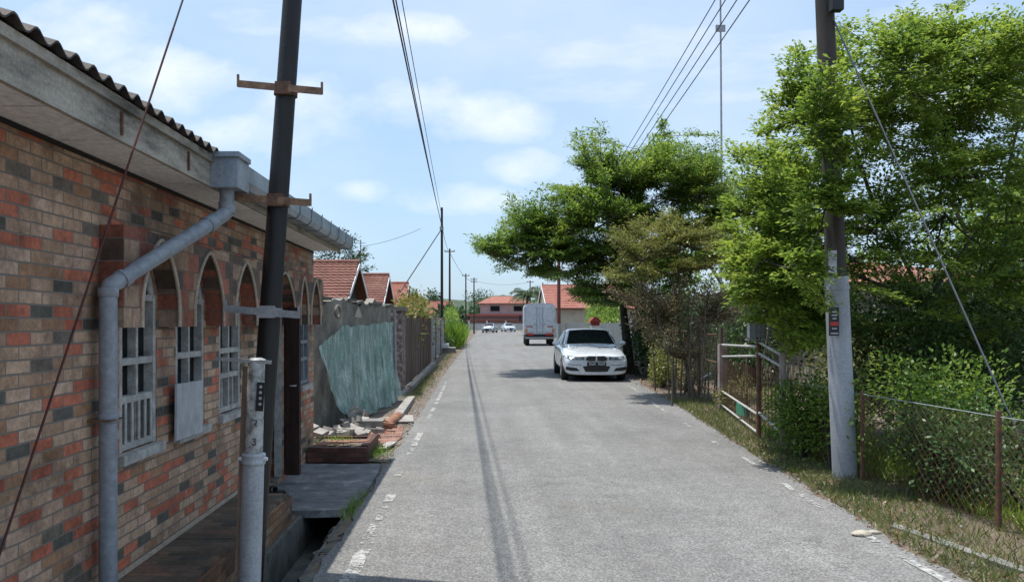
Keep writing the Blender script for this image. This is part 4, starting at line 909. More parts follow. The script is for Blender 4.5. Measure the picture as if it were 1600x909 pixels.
# gravel on the verges
q = MB()
for i in range(1500):
    if rng.random() < .45: y = rng.uniform(4.5, 20); x = lerp_tab(RIGHT, y) + abs(rng.gauss(0, .3)) - .08
    else: y = rng.uniform(9.5, 24); x = lerp_tab(LEFT, y) - abs(rng.gauss(0, .22)) + .03
    s = rng.uniform(.006, .022); c = Vector((x, y, .004)); a = rng.uniform(0, 3)
    q.add([c + Vector((math.cos(a + k * 1.57) * s, math.sin(a + k * 1.57) * s * .8, 0)) for k in range(4)] + [c + Vector((0, 0, s * .9))], [(0, 1, 4), (1, 2, 4), (2, 3, 4), (3, 0, 4)])
tag(q.build('gravel', M['kerb'], None, False), 'loose gravel along both road edges', 'gravel', kind='stuff')

# ================================================================== TREES (right)
r2 = random.Random(11)
sil1 = [(745, 375), (758, 392), (772, 372), (800, 312), (790, 345), (832, 332), (785, 420), (815, 405), (835, 425), (858, 292), (872, 322), (845, 300), (905, 208), (918, 240), (938, 200), (930, 275), (962, 232), (985, 240), (1035, 198), (1028, 232), (1060, 218), (1090, 235), (1112, 212), (1118, 250), (1085, 270), (1118, 290), (1098, 320), (1130, 345), (900, 350), (862, 380), (880, 430), (915, 440), (850, 420), (955, 330), (980, 380), (1020, 330), (1045, 290), (940, 400), (1010, 420), (1060, 380), (900, 458), (940, 470), (960, 290), (990, 290), (900, 300), (925, 330), (870, 350), (830, 365), (800, 375), (1000, 260), (1060, 330), (1040, 360), (965, 440), (1000, 460), (880, 400), (820, 350), (905, 250), (950, 260)]
T1 = []
for px, py in sil1:
    for k in range(2): Y = 25.6 + r2.uniform(-1.8, 1.8); T1.append(at(px + r2.uniform(-10, 10) * (k > 0), py + r2.uniform(0, 14) * (k > 0), Y))
pl1 = [(750, 378), (765, 398), (795, 420), (850, 432), (885, 445), (905, 470), (940, 500), (1010, 510), (1040, 470), (1080, 440), (1130, 400), (1185, 360), (1180, 290), (1140, 270), (1112, 230), (1060, 240), (1035, 205), (1000, 235), (960, 240), (930, 215), (908, 220), (925, 270), (920, 292), (865, 295), (840, 315), (800, 318), (790, 345), (805, 368)]
while len(T1) < 720:
    px, py = r2.uniform(740, 1150), r2.uniform(190, 480)
    if inpoly(px, py, pl1): T1.append(at(px, py, 25.6 + r2.uniform(-2.3, 2.5)))
b1 = Vector((5.0, 25.6, 0))
tree('rain_tree', b1, [at(972, 470, 25.5), at(930, 400, 25.3), at(985, 340, 25.8), at(1040, 370, 26.4), at(950, 300, 25.2), at(1010, 280, 26), at(870, 370, 25.5), at(1080, 300, 26), at(840, 395, 25), at(1130, 340, 26)], T1, r2, M['leaf1'], M['bark'], 'dark green spreading tree overhanging the road behind the white car', 'tree', r_trunk=.19, tw=12, twl=.6, step=.06, leaf=.135, reach=1.15, lift=.1, flat=.16, upn=1.8, lvs=3, r0=.014, subn=40, sbr=1.6, leafkw=dict(wide=.42))
q = MB()
bush('roadside_shrub', (4.75, 20.2, 0), .4, 1.6, 1.3, 2600, .08, M['leaf2'], r2, 'light green leafy shrub at the road edge between the white car and the dry vines', 'shrub')
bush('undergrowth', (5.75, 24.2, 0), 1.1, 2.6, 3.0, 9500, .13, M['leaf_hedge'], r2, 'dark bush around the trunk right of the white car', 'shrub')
# tree 2: olive, dry below
b2 = Vector((4.75, 17.6, 0)); r3 = random.Random(5)
s2 = [(962, 362), (985, 395), (975, 425), (1000, 345), (1045, 338), (1090, 350), (1132, 352), (1155, 395), (1040, 390), (1080, 410), (1120, 400), (1010, 420), (1060, 360), (1020, 375), (1100, 375), (1150, 430)]
s2b = [(962, 455), (985, 470), (990, 500), (1030, 470), (1080, 465), (1130, 455), (1165, 440), (1100, 500), (1050, 505), (1015, 520), (1140, 490), (1075, 530), (1110, 540), (1040, 545), (1160, 480), (1000, 440), (1060, 440), (1100, 440)]
sm = lambda S_, rr, Y, dv, c: [at(px + rr.uniform(-14, 14) * (k > 0), py + rr.uniform(-6, 16) * (k > 0), Y + rr.uniform(-dv, dv)) for px, py in S_ for k in range(c)]
t2 = tree('olive_tree', b2, [at(1062, 520, 17.5), at(1050, 430, 17.3), at(1090, 420, 17.6)], sm(s2, r3, 17.5, 1.3, 7), r3, M['leaf2'], M['bark_pale'], 'smaller olive-green tree with dry lower branches in front of the dark tree', 'tree', r_trunk=.05, tw=14, twl=.42, step=.05, leaf=.075, reach=.9, flat=.2, upn=1.7, lvs=3, r0=.01, subn=14, sbr=.6)
w = MB(); lv = Leaves(); nd = [at(1062, 560, 17.5), at(1040, 500, 17.4), at(1100, 500, 17.6)]
for t in sm(s2b, r3, 17.5, 1.2, 8): limb(w, lv, min(nd, key=lambda q_: (q_ - t).length), t, r3, tw=11, twl=.4, step=.07, leaf=.06, reach=.9, flat=.8, lvs=2, r0=.013)
for i in range(22):
    x = 4.75 + r3.gauss(0, .35); y = 17.3 + r3.gauss(0, 1.4); w.tube([(x, y, 0), (x + r3.uniform(-.1, .1), y, .8), (x + r3.uniform(-.3, .3), y + r3.uniform(-.2, .2), 1.7 + r3.random() * .6)], [.022, .016, .008], 5, False)
wpart(w, 'dry_branches', M['bark_pale'], t2); lv.build('dry_foliage', M['leaf_dry'], t2)
bush('dry_vine', (4.95, 19.3, 0), .35, 3.2, 1.7, 2600, .06, M['leaf_dry'], r3, 'tangle of dry brown vine on the post and rail fence', 'vine')
bush('weedy_bush', (4.9, 14.2, 0), .45, 1.5, .7, 1500, .06, M['leaf2'], r3, 'low weedy bush inside the pipe gate', 'shrub')
# tree 3: large yellow-green
r4 = random.Random(21)
edge_l = [(20, 1425), (60, 1300), (85, 1245), (120, 1235), (150, 1200), (175, 1190), (200, 1185), (230, 1140), (260, 1150), (300, 1150), (340, 1140), (380, 1145), (430, 1150), (470, 1165), (500, 1200), (540, 1245)]
T3 = []
py = 22
while py < 530:
    L = lerp_tab(edge_l, py); px = L + r4.uniform(0, 12)
    while px < 1640:
        hole = ((px - 1490) / 95) ** 2 + ((py - 235) / 48) ** 2 < 1 or ((px - 1250) / 45) ** 2 + ((py - 215) / 16) ** 2 < 1 or ((px - 1575) / 45) ** 2 + ((py - 190) / 30) ** 2 < 1
        if not (hole and r4.random() < .35) and not (py < 60 and 1450 < px < 1480):
            for k in range(4): T3.append(at(px + r4.uniform(-26, 26) * (px > L + 30), py + r4.uniform(-20, 20), r4.uniform(9.3, 12.6) if px < 1400 or py < 300 else r4.uniform(9.0, 12.8)))
        px += 46 if py < 330 else 54
    py += 36
for px, py in [(1290, 110), (1270, 130), (1320, 150), (1285, 180), (1300, 215), (1270, 240), (1320, 250), (1295, 280), (1330, 290), (1275, 300), (1310, 190), (1340, 330), (1270, 330), (1262, 400), (1270, 440), (1285, 470), (1330, 340)]:
    for k in range(2): T3.append(at(px + r4.uniform(-14, 14), py + r4.uniform(-12, 12), r4.uniform(7.7, 8.2)))
for _ in range(150):
    px, py = r4.uniform(1150, 1300), r4.uniform(380, 545)
    if px > lerp_tab(edge_l, py): T3.append(at(px, py, r4.uniform(8.9, 11)))
for _ in range(110): T3.append(at(r4.uniform(1330, 1630), r4.uniform(30, 330), r4.uniform(9.5, 12.5)))
for _ in range(60): T3.append(at(r4.uniform(1180, 1260), r4.uniform(240, 400), r4.uniform(9, 11)))
b3 = Vector((6.5, 11.5, 0))
t3 = tree('spreading_tree', b3, [at(1445, 470, 11.4), at(1370, 330, 10.8), at(1480, 260, 11.2), at(1570, 300, 11.8), at(1280, 400, 10.4), at(1330, 200, 10.8), at(1430, 150, 11), at(1530, 130, 11.4), at(1230, 300, 10.6), at(1590, 200, 12), at(1250, 190, 10.6)], T3, r4, M['leaf3'], M['bark'], 'big yellow-green leafy tree filling the right side around the large pole', 'tree', r_trunk=.05, tw=10, twl=.36, step=.036, leaf=.074, reach=.62, lift=.15, flat=.2, upn=1.8, lvs=3, r0=.007, subn=90, sbr=.7, leafkw=dict(wide=.55))
# dark lower hedge
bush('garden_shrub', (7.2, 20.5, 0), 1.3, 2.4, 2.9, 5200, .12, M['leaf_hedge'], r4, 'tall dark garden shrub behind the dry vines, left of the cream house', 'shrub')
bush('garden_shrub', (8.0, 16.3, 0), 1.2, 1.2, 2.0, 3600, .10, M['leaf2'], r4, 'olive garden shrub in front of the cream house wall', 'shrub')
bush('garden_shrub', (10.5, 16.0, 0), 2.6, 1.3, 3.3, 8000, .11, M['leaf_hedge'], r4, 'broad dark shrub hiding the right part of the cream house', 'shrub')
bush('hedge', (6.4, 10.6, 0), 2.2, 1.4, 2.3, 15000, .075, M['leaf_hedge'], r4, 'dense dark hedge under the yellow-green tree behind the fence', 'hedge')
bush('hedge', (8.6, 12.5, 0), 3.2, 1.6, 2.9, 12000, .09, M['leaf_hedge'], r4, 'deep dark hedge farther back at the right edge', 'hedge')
bush('leafy_shrub', (4.0, 9.7, .0), .42, .8, 1.15, 3600, .06, M['leaf1'], r4, 'low leafy shrub at the foot of the large grey-sleeved pole', 'shrub')
bush('leafy_shrub', (4.9, 8.6, 0), .8, .9, 1.3, 4200, .065, M['leaf1'], r4, 'spreading shrub just right of the large pole', 'shrub')
bush('leafy_shrub', (4.0, 8.9, 0), .3, 1.1, .95, 3200, .06, M['leaf1'], r4, 'leafy shrub growing through the chain-link fence just behind the large pole', 'shrub')
bush('leafy_shrub', (4.25, 7.4, 0), .28, .8, .8, 2600, .055, M['leaf_hedge'], r4, 'low dark shrub spilling over the chain-link fence right of the large pole', 'shrub')
bush('creeper', (4.75, 6.6, 0), .5, 2.2, .95, 6500, .05, M['leaf_hedge'], r4, 'dark creeper growing low through the chain-link fence', 'creeper')

# ================================================================== RIGHT BUILDINGS
CHh = empty('cream_house', (11, 20, 0)); tag(CHh, 'cream walled house with terracotta roof hidden behind the right-hand trees', 'house')
q = MB(); q.box((8.1, 18, -.05), (12, 26, 2.55)); wpart(q, 'wall', M['cream'], CHh)
q = MB(); q.add([(7.7, 17.4, 2.53), (12.5, 17.4, 2.53), (12.5, 26.6, 2.53), (7.7, 26.6, 2.53), (9.3, 22, 3.3), (11, 22, 3.3)], [(0, 1, 5, 4), (1, 2, 5), (2, 3, 4, 5), (3, 0, 4), (0, 3, 2, 1)]); wpart(q, 'roof', M['redroof2'], CHh)
for x in (8.5, 10.8): 
    q = MB(); q.box((x, 17.95, .9), (x + 1.1, 17.995, 1.9)); w_ = wpart(q, 'window', M['frame'], CHh); q = MB(); q.box((x + .06, 17.93, .96), (x + 1.04, 17.948, 1.84)); sub(q, 'pane', M['glass'], w_, CHh)
q = MB(); q.box((9.85, 17.93, 0), (10.6, 17.995, 1.98)); wpart(q, 'door', M['wood_dark'], CHh)
q = MB(); q.box((5.5, 28.3, -.03), (12, 28.5, 1.7)); tag(q.build('compound_wall', M['palewall']), 'pale compound wall behind the dark tree trunks', 'wall')
# orange roofed house behind truck
OH = gable_house('terracotta_house', 18, 92, 5.85, 7.0, 3.1, 10.5, 'house with orange-red roof behind the dark tree, right of the truck', M['redroof2'], M['cream'])
for s_ in (-1, 1): q = MB(); q.bar((7.42, 92 + s_ * 7.05, 2.95), (7.42, 92, 5.8), .05, .35); wpart(q, 'white_verge', M['white'], OH)
q = MB(); q.prism([(85.5, 2.9), (98.5, 2.9), (92, 5.6)], [], (7.6, 0, 0), (0, 1, 0), (0, 0, 1), (.15, 0, 0)); wpart(q, 'street_gable', M['cream'], OH)
# red-hatted white gate pillar behind the car
GPl = empty('gate_shrine', (5.3, 34.5, 0)); tag(GPl, 'white gate pillar carrying a small red shrine box behind the white car', 'pillar')
q = MB(); q.box((4.95, 34.4, -.03), (5.3, 34.75, 1.50)); wpart(q, 'pillar', M['white'], GPl)
q = MB(); q.box((4.95, 34.35, 1.503), (5.3, 34.8, 1.66)); q.prism([(4.86, 1.662), (5.39, 1.662), (5.2, 1.86), (5.05, 1.86)], [], (0, 34.25, 0), (1, 0, 0), (0, 0, 1), (0, .6, 0)); wpart(q, 'shrine_box', M['red'], GPl)
q = MB(); q.box((6.2, 30, -.03), (6.35, 56, 1.6)); tag(q.build('compound_wall', worn('greywall', (.13, .15, .15), (.20, .22, .22), 2)), 'grey compound wall along the right side behind truck and car', 'wall')
bush('garden_bush', (7.0, 44, .9), .8, 6, 2.1, 4200, .2, M['leaf1'], r4, 'bright green bush over the grey compound wall by the truck', 'shrub')
# far two storey house
FH = empty('two_storey_house', (4.8, 152, 0)); tag(FH, 'pink two-storey house with red roof closing the end of the road', 'house')
q = MB(); q.box((-1.5, 170, -.05), (12.5, 180, 3.0)); q.box((.8, 170.5, 3.0), (11, 179, 5.7)); wpart(q, 'wall', M['pinkwall'], FH)
q = MB(); q.add([(0, 169.5, 5.65), (12, 169.5, 5.65), (12, 180, 5.65), (0, 180, 5.65), (3.5, 174.7, 7.3), (8.5, 174.7, 7.3)], [(0, 1, 5, 4), (1, 2, 5), (2, 3, 4, 5), (3, 0, 4), (0, 3, 2, 1)]); wpart(q, 'roof', M['redroof2'], FH)
q = MB(); q.box((-2.2, 168.6, 2.9), (12.8, 170.4, 3.35)); q.box((-2.2, 168.8, 1.95), (12.8, 169.9, 2.2)); wpart(q, 'porch_band', M['redband'], FH)
for x in (2.8, 7.8):
    q = MB(); q.box((x, 170.4, 3.9), (x + 2.2, 170.47, 5.2)); w_ = wpart(q, 'window', M['frame'], FH); q = MB(); q.box((x + .1, 170.36, 4.0), (x + 2.1, 170.39, 5.1)); sub(q, 'pane', M['glass'], w_, FH)
for x in (-1.8, 2, 6, 10, 12.3): q = MB(); q.box((x, 168.9, 0), (x + .3, 169.2, 1.95)); wpart(q, 'column', M['white'], FH)
q = MB(); q.box((-14, 166, -.05), (14, 166.2, 1.3)); tag(q.build('compound_wall', M['palewall']), 'low pale wall in front of the far pink house', 'wall')
gable_house('far_house', -3.5, 118, 4.6, 4.5, 2.8, 9, 'grey-walled far house on the left before the road end', M['redroof2'], M['palewall'])
# far trees
r5 = random.Random(31)
def blobtree(name, x, y, h_, w_, lab, n=1500, leaf=.5, mat='leaf_far'):
    o = empty(name, (x, y, 0)); tag(o, lab, 'tree', 'trees beyond the houses'); q = MB(); q.tube([(x, y, -.05), (x + .2, y, h_ * .3), (x, y, h_ * .6)], [w_ * .07, w_ * .05, w_ * .03], 7)
    blobs = [Vector((r5.gauss(0, .35) * w_, r5.gauss(0, .35) * w_, h_ * r5.uniform(.35, .88))) for _ in range(11)]
    for b_ in blobs[:6]: q.tube([(x, y, h_ * .3), Vector((x, y, 0)) + b_], [w_ * .03, w_ * .01], 5, False)
    wpart(q, 'trunk', M['bark'], o); lv = Leaves()
    for i in range(n):
        b_ = blobs[i % 11]; d = rv(r5).normalized() * (r5.random() ** .5); lv.add(Vector((x, y, 0)) + b_ + Vector((d.x * w_ * .3, d.y * w_ * .3, d.z * h_ * .16)), d + rv(r5) * .6, Vector((0, 0, 1)) + rv(r5) * .6, leaf * r5.uniform(.6, 1.3))
    lv.build('crown', M[mat], o)
blobtree('far_tree', -6.5, 125, 6.8, 4, 'rounded dark tree behind the left far houses near the road end')
blobtree('far_tree', -10, 92, 6.2, 5, 'broad low tree behind the croton shrubs')
blobtree('far_tree', -16, 105, 6.5, 6, 'tree far left behind the third red roof')
blobtree('far_tree', -3.6, 100, 4.6, 2.6, 'small dark tree at the left roadside before the far poles')
blobtree('far_tree', 14, 150, 9, 7, 'big rounded tree right of the palm')
blobtree('far_tree', 2.0, 200, 10.5, 9, 'wide tree directly behind the pink house')
blobtree('far_tree', -14, 190, 9.5, 9, 'tree left of the pink house')
blobtree('far_tree', 19, 112, 7.5, 5, 'tree behind the orange-roofed house')
for i, (x, y) in enumerate(((15, 34), (19, 30), (12.5, 38), (23, 25), (16, 24))): blobtree('garden_tree', x, y, 5.5 + (i % 3), 4.5, ['tall garden tree behind the cream house', 'garden tree right of the cream house roof', 'garden tree left of the cream house', 'farthest right garden tree beyond the hedge', 'garden tree close behind the big yellow-green tree'][i], 2200, .28, 'leaf1')
# palm
PL = empty('palm_tree', (6.4, 100, 0)); tag(PL, 'palm tree with drooping fronds above the road end, left of the truck', 'palm tree')
q = MB(); q.tube([(6.4, 100, 0), (6.3, 100, 2.8), (6.35, 100, 5.0)], [.22, .17, .15], 9); wpart(q, 'trunk', M['bark_pale'], PL)
lv = Leaves(); st_ = MB()
for i in range(20):
    a = i * 2.4; el = r5.uniform(.1, 1.1); d = Vector((math.cos(a) * math.cos(el), math.sin(a) * math.cos(el), math.sin(el))); L = r5.uniform(2.4, 3.2)
    pts = [Vector((6.35, 100, 5.0)) + d * L * t - Vector((0, 0, 1.5 * t * t)) for t in [k / 9 for k in range(10)]]; st_.tube(pts, [.04 * (1 - k / 11) for k in range(10)], 4, False)
    for k in range(1, 10):
        for s_ in (-1, 1):
            for e in (0, .5):
                p = pts[k - 1].lerp(pts[k], e); sd = (pts[k] - pts[k - 1]).cross(Vector((0, 0, 1))).normalized() * s_
                lv.add(p, sd + (pts[k] - pts[k - 1]).normalized() * .6 - Vector((0, 0, .5)), Vector((0, 0, 1)), .75)
wpart(st_, 'frond_ribs', M['bark_pale'], PL); lv.build('crown', M['leaf_far'], PL, wide=.14)
# treeline mass at the horizon
lv = Leaves()
for i in range(16000):
    x = r5.uniform(-230, 260); y = 300 + r5.uniform(-15, 15) + noisef(x * .05, 3) * 15
    if -8 < x < 10 and False: continue
    hh = 6.5 + 2.2 * noisef(x * .13, 1) + 1.6 * noisef(x * .5, 2); lv.add(Vector((x, y, r5.random() ** .6 * hh)), rv(r5), Vector((0, -.6, 1)) + rv(r5) * .5, r5.uniform(1.2, 2.6))
o = lv.build('treeline', M['leaf_far'], None, wide=.8); tag(o, 'distant belt of trees along the horizon', 'trees', kind='stuff')

# ================================================================== VEHICLES
def wheel(root, x, y, r_, w, side, rimm=None):
    q = MB(); q.lathe((x - w / 2, y, r_), [(r_ * .62, 0), (r_ * .93, .0), (r_, w * .15), (r_, w * .85), (r_ * .93, w), (r_ * .62, w)], 28, (1, 0, 0)); wh = q.build('wheel', M['rubber'], root)
    q = MB(); xo = x + side * w * .38; q.lathe((xo, y, r_), [(r_ * .62, -.01), (r_ * .64, .01)], 24, (side, 0, 0))
    q2 = MB()
    for k in range(5):
        a = k / 5 * 2 * math.pi; p = Vector((xo + side * .02, y, r_)); q2.bar(p, p + Vector((0, math.cos(a), math.sin(a))) * r_ * .6, .05, .02, (1, 0, 0))
    q2.tube([(xo + side * .02, y + r_ * .6 * math.cos(a / 24 * 2 * math.pi), r_ + r_ * .6 * math.sin(a / 24 * 2 * math.pi)) for a in range(25)], .016, 6)
    q.build('brake_disc', M['black'], wh); q2.build('rim', rimm or M['rim'], wh)
def loft(stations, n_half):
    """stations: list of (y, [(x,z)...]) half outlines from bottom centre to top centre -> closed hull"""
    vs = []; fs = []; full = []
    for y, h_ in stations:
        ring = [(x, y, z) for x, z in h_] + [(-x, y, z) for x, z in reversed(h_[1:-1])]; full.append(ring); vs += ring
    m_ = len(full[0])
    for i in range(len(full) - 1):
        for k in range(m_): fs.append((i * m_ + k, i * m_ + (k + 1) % m_, (i + 1) * m_ + (k + 1) % m_, (i + 1) * m_ + k))
    fs.append(tuple(range(m_))); fs.append(tuple(reversed(range((len(full) - 1) * m_, len(full) * m_))))
    return vs, fs
def bake(o, cutters=()):
    dg = bpy.context.evaluated_depsgraph_get(); dg.update(); me = bpy.data.meshes.new_from_object(o.evaluated_get(dg)); o.modifiers.clear(); o.data = me
    for c in cutters: bpy.data.objects.remove(c)
def sedan(loc, rz, lab, paint, name='sedan_car', group=None, detailed=True):
    root = empty(name, (0, 0, 0)); tag(root, lab, 'car', group)
    def sec(hw, zb, zm, zs, zt): return [(0, zb), (hw * .8, zb), (hw * .97, zb + .06), (hw, zm), (hw * .985, zs - .1), (hw * .93, zs), (hw * .6, zt), (0, zt + .012)]
    st = [(-.02, sec(.70, .22, .42, .62, .69)), (-.01, sec(.76, .19, .42, .64, .715)), (.03, sec(.83, .18, .44, .66, .735)), (.16, sec(.885, .18, .46, .71, .77)), (.4, sec(.89, .18, .5, .76, .82)), (.8, sec(.905, .2, .52, .83, .88)), (1.35, sec(.905, .2, .52, .90, .955)), (1.7, sec(.905, .2, .52, .93, .975)), (2.6, sec(.905, .2, .52, .95, .985)), (3.5, sec(.91, .2, .52, .96, 1.0)), (4.1, sec(.9, .22, .54, .96, 1.02)), (4.45, sec(.85, .26, .55, .93, 1.0)), (4.58, sec(.78, .3, .55, .88, .93)), (4.62, sec(.66, .36, .55, .8, .86))]
    q = MB(); v, f = loft(st, 8); q.add(v, f, True); body = q.build('body', paint, root)
    md = body.modifiers.new('s', 'SUBSURF'); md.levels = 2; md.render_levels = 2
    cut = []
    for y in (.86, 3.68):
        c = MB(); c.lathe((-1.2, y, .325), [(.365, 0), (.365, 2.4)], 32, (1, 0, 0)); co = c.build('cut', paint); cut.append(co)
        b_ = body.modifiers.new('b', 'BOOLEAN'); b_.object = co; b_.operation = 'DIFFERENCE'
    bake(body, cut); body.data.polygons.foreach_set('use_smooth', [True] * len(body.data.polygons))
    und = MB(); und.box((-.74, .3, .17), (.74, 4.3, .6)); und.build('underbody', M['black'], root)
    # cabin
    def cs(hw0, hw1, z0, z1): return [(0, z0), (hw0, z0), (hw0 * .99, z0 + (z1 - z0) * .3), ((hw0 + hw1) / 2 + .02, z0 + (z1 - z0) * .62), (hw1 + .03, z1 - .05), (hw1 - .06, z1 - .005), (0, z1 + .012)]
    ct = [(1.36, cs(.74, .72, .90, .96)), (1.5, cs(.76, .70, .90, 1.04)), (2.12, cs(.80, .60, .90, 1.395)), (2.35, cs(.80, .59, .90, 1.425)), (2.8, cs(.80, .585, .90, 1.44)), (3.2, cs(.80, .58, .90, 1.41)), (3.45, cs(.79, .58, .90, 1.36)), (4.0, cs(.74, .62, .90, 1.07)), (4.12, cs(.70, .62, .90, 1.0))]
    q = MB(); v, f = loft(ct, 7); q.add(v, f, True); cab = q.build('cabin', paint, root)
    def pane(nm, pts, off):
        q = MB(); pts = [Vector(p) for p in pts]; nrm = (pts[1] - pts[0]).cross(pts[3] - pts[0]).normalized()
        if nrm.dot(Vector(off)) < 0: nrm = -nrm
        nU, nV = 6, 6; vv = []; ff = []
        for j in range(nV + 1):
            for i in range(nU + 1):
                u, v_ = i / nU, j / nV; p = pts[0] * (1 - u) * (1 - v_) + pts[1] * u * (1 - v_) + pts[2] * u * v_ + pts[3] * (1 - u) * v_
                vv.append(p + nrm * (.012 + .028 * (1 - (2 * u - 1) ** 2)))
        for j in range(nV):
            for i in range(nU): a = j * (nU + 1) + i; ff.append((a, a + 1, a + nU + 2, a + nU + 1))
        q.add(vv, ff, True); return q.build(nm, M['carglass'], root, False)
    pane('windscreen', [(-.70, 1.44, .995), (.70, 1.44, .995), (.56, 2.09, 1.375), (-.56, 2.09, 1.375)], (0, -1, 1))
    pane('rear_window', [(-.62, 3.98, 1.06), (.62, 3.98, 1.06), (.54, 3.46, 1.345), (-.54, 3.46, 1.345)], (0, 1, 1))
    from mathutils.bvhtree import BVHTree
    bv = BVHTree.FromPolygons([v.co.copy() for v in body.data.vertices], [tuple(p.vertices) for p in body.data.polygons])
    def patch(nm, pts, s_, mt, par=None, off=.012):
        """a thin lamp or grille that follows the curved nose: pts = lower edge (3) then upper edge (3, reversed)"""
        lo = pts[:len(pts) // 2]; up = list(reversed(pts[len(pts) // 2:])); q = MB(); f_ = []; K = 10; J = 4; m_ = len(lo) - 1
        def on(e, t): t *= m_; i_ = min(int(t), m_ - 1); return (e[i_][0] + (e[i_ + 1][0] - e[i_][0]) * (t - i_), e[i_][1] + (e[i_ + 1][1] - e[i_][1]) * (t - i_))
        for dd in (0, .02):
            for j_ in range(J + 1):
                for i_ in range(K + 1):
                    a_, b_ = on(lo, i_ / K), on(up, i_ / K); x = (a_[0] + (b_[0] - a_[0]) * j_ / J) * s_; z = a_[1] + (b_[1] - a_[1]) * j_ / J
                    h_ = bv.ray_cast(Vector((x, -2, z)), Vector((0, 1, 0))); y = min(h_[0].y, .5) if h_[0] else .5
                    f_.append((x, y - off + dd, z))
        n_ = (K + 1) * (J + 1); fs_ = []
        for o_, rv_ in ((0, False), (n_, True)):
            for j_ in range(J):
                for i_ in range(K): a = o_ + j_ * (K + 1) + i_; t_ = (a, a + 1, a + K + 2, a + K + 1); fs_.append(t_[::-1] if rv_ else t_)
        bd = [i_ for i_ in range(K + 1)] + [j_ * (K + 1) + K for j_ in range(1, J + 1)] + [J * (K + 1) + i_ for i_ in range(K - 1, -1, -1)] + [j_ * (K + 1) for j_ in range(J - 1, 0, -1)]
        for a, b_ in zip(bd, bd[1:] + bd[:1]): fs_.append((a, b_, b_ + n_, a + n_))
        q.add(f_, fs_); return q.build(nm, mt, par or root)
    for s_ in (-1, 1):
        pane('side_window', [(s_ * .80, 1.72, 1.0), (s_ * .81, 2.62, 1.0), (s_ * .625, 2.62, 1.37), (s_ * .63, 2.25, 1.36)], (s_, 0, .3))
        pane('side_window', [(s_ * .81, 2.70, 1.0), (s_ * .79, 3.62, 1.03), (s_ * .62, 3.30, 1.33), (s_ * .62, 2.70, 1.37)], (s_, 0, .3))
        hl = patch('headlight', [(.33, .60), (.60, .605), (.885, .64), (.895, .715), (.62, .70), (.34, .69)], s_, M['headlamp'])
        if detailed:
            for k in (.46, .64): patch('lamp_ring', [(k - .04, .625), (k + .04, .625), (k + .045, .68), (k - .04, .68)], s_, M['galv'], hl, .022)
        gr = patch('grille', [(.03, .585), (.16, .575), (.27, .59), (.29, .65), (.20, .70), (.03, .69)], s_, M['black'], None, .022)
        patch('grille_surround', [(.015, .573), (.16, .562), (.285, .578), (.305, .65), (.21, .713), (.015, .703)], s_, M['chrome'], gr, .012)
        patch('fog_light', [(.46, .30), (.66, .30), (.84, .33), (.83, .42), (.70, .40), (.54, .38)], s_, M['black'])
        patch('bumper_crease', [(.40, .455), (.62, .455), (.88, .50), (.88, .512), (.62, .467), (.40, .467)], s_, M['black'], None, .004)
        q = MB(); bm = bmesh.new(); bmesh.ops.create_uvsphere(bm, u_segments=14, v_segments=10, radius=1); q.add([(v.co.x * .11 + s_ * .98, v.co.y * .06 + 1.78, v.co.z * .075 + 1.02) for v in bm.verts], [tuple(v.index for v in f.verts) for f in bm.faces], True); bm.free(); q.bar((s_ * .80, 1.80, .98), (s_ * .92, 1.80, 1.0), .05, .03); q.build('mirror', paint, root)
        q = MB(); q.prism([(s_ * .45, .78), (s_ * .82, .76), (s_ * .80, .88), (s_ * .5, .88)], [], (0, 4.63, 0), (1, 0, 0), (0, 0, 1), (0, -.1, 0)); q.build('tail_light', M['redlamp'], root)
        for y in (.86, 3.68): wheel(root, s_ * .80, y, .32, .21, s_)
        for (ya, yb) in ((1.66, 2.66), (2.68, 3.4)): pass
        q = MB(); q.tube([(s_ * .912, 1.60, .35), (s_ * .912, 1.6, .9)], .004, 4); q.tube([(s_ * .912, 2.66, .3), (s_ * .912, 2.66, .93)], .004, 4); q.tube([(s_ * .912, 3.45, .6), (s_ * .905, 3.45, .93)], .004, 4); q.build('door_seam', M['black'], root)
        for y in (2.45, 3.25): q = MB(); q.bar((s_ * .915, y, .80), (s_ * .915, y + .18, .80), .02, .025); q.build('door_handle', paint, root)
    patch('lower_intake', [(-.30, .28), (0, .275), (.30, .28), (.38, .43), (0, .435), (-.38, .43)], 1, M['black'])
    q = MB(); q.box((-.26, -.056, .43), (.26, -.02, .54)); pl = q.build('licence_plate', M['black'], root)
    if detailed:
        q = MB()
        for k in range(7):
            if k == 3: continue
            x = -.2 + k * .062; q.box((x, -.059, .46), (x + .01, -.056, .52)); q.box((x + .01, -.059, .46 if k % 2 else .51), (x + .035, -.056, .47 if k % 2 else .52)); q.box((x + .032, -.059, .46), (x + .042, -.056, .52))
        q.build('plate_characters', M['white'], pl)
        for a_, c_, nm in ((0, 'headlamp', 0),): pass
        q = MB(); q.lathe((0, .05, .725), [(.04, 0), (.04, .006), (.02, .01)], 18, (0, -.75, .65)); em = q.build('emblem', M['black'], root)
        for k in range(4):
            q = MB(); cc = Vector((0, .043, .731)); u = Vector((1, 0, 0)); v_ = Vector((0, .65, .75)).normalized(); a0 = k * math.pi / 2
            pts = [cc] + [cc + (u * math.cos(a0 + t * math.pi / 8) + v_ * math.sin(a0 + t * math.pi / 8)) * .026 for t in range(5)]; q.add([p + Vector((0, -.003, .004)) for p in pts], [(0, 1, 2, 3, 4, 5)]); q.build('emblem_quarter', M['white'] if k % 2 == 0 else plain('emblem_blue', (.05, .2, .5), .3), em, False)
        for s_ in (-1, 1): q = MB(); q.tube([(s_ * .30, .10, .735), (s_ * .48, .8, .892), (s_ * .58, 1.33, .962)], .006, 5); q.build('bonnet_crease', paint, root)
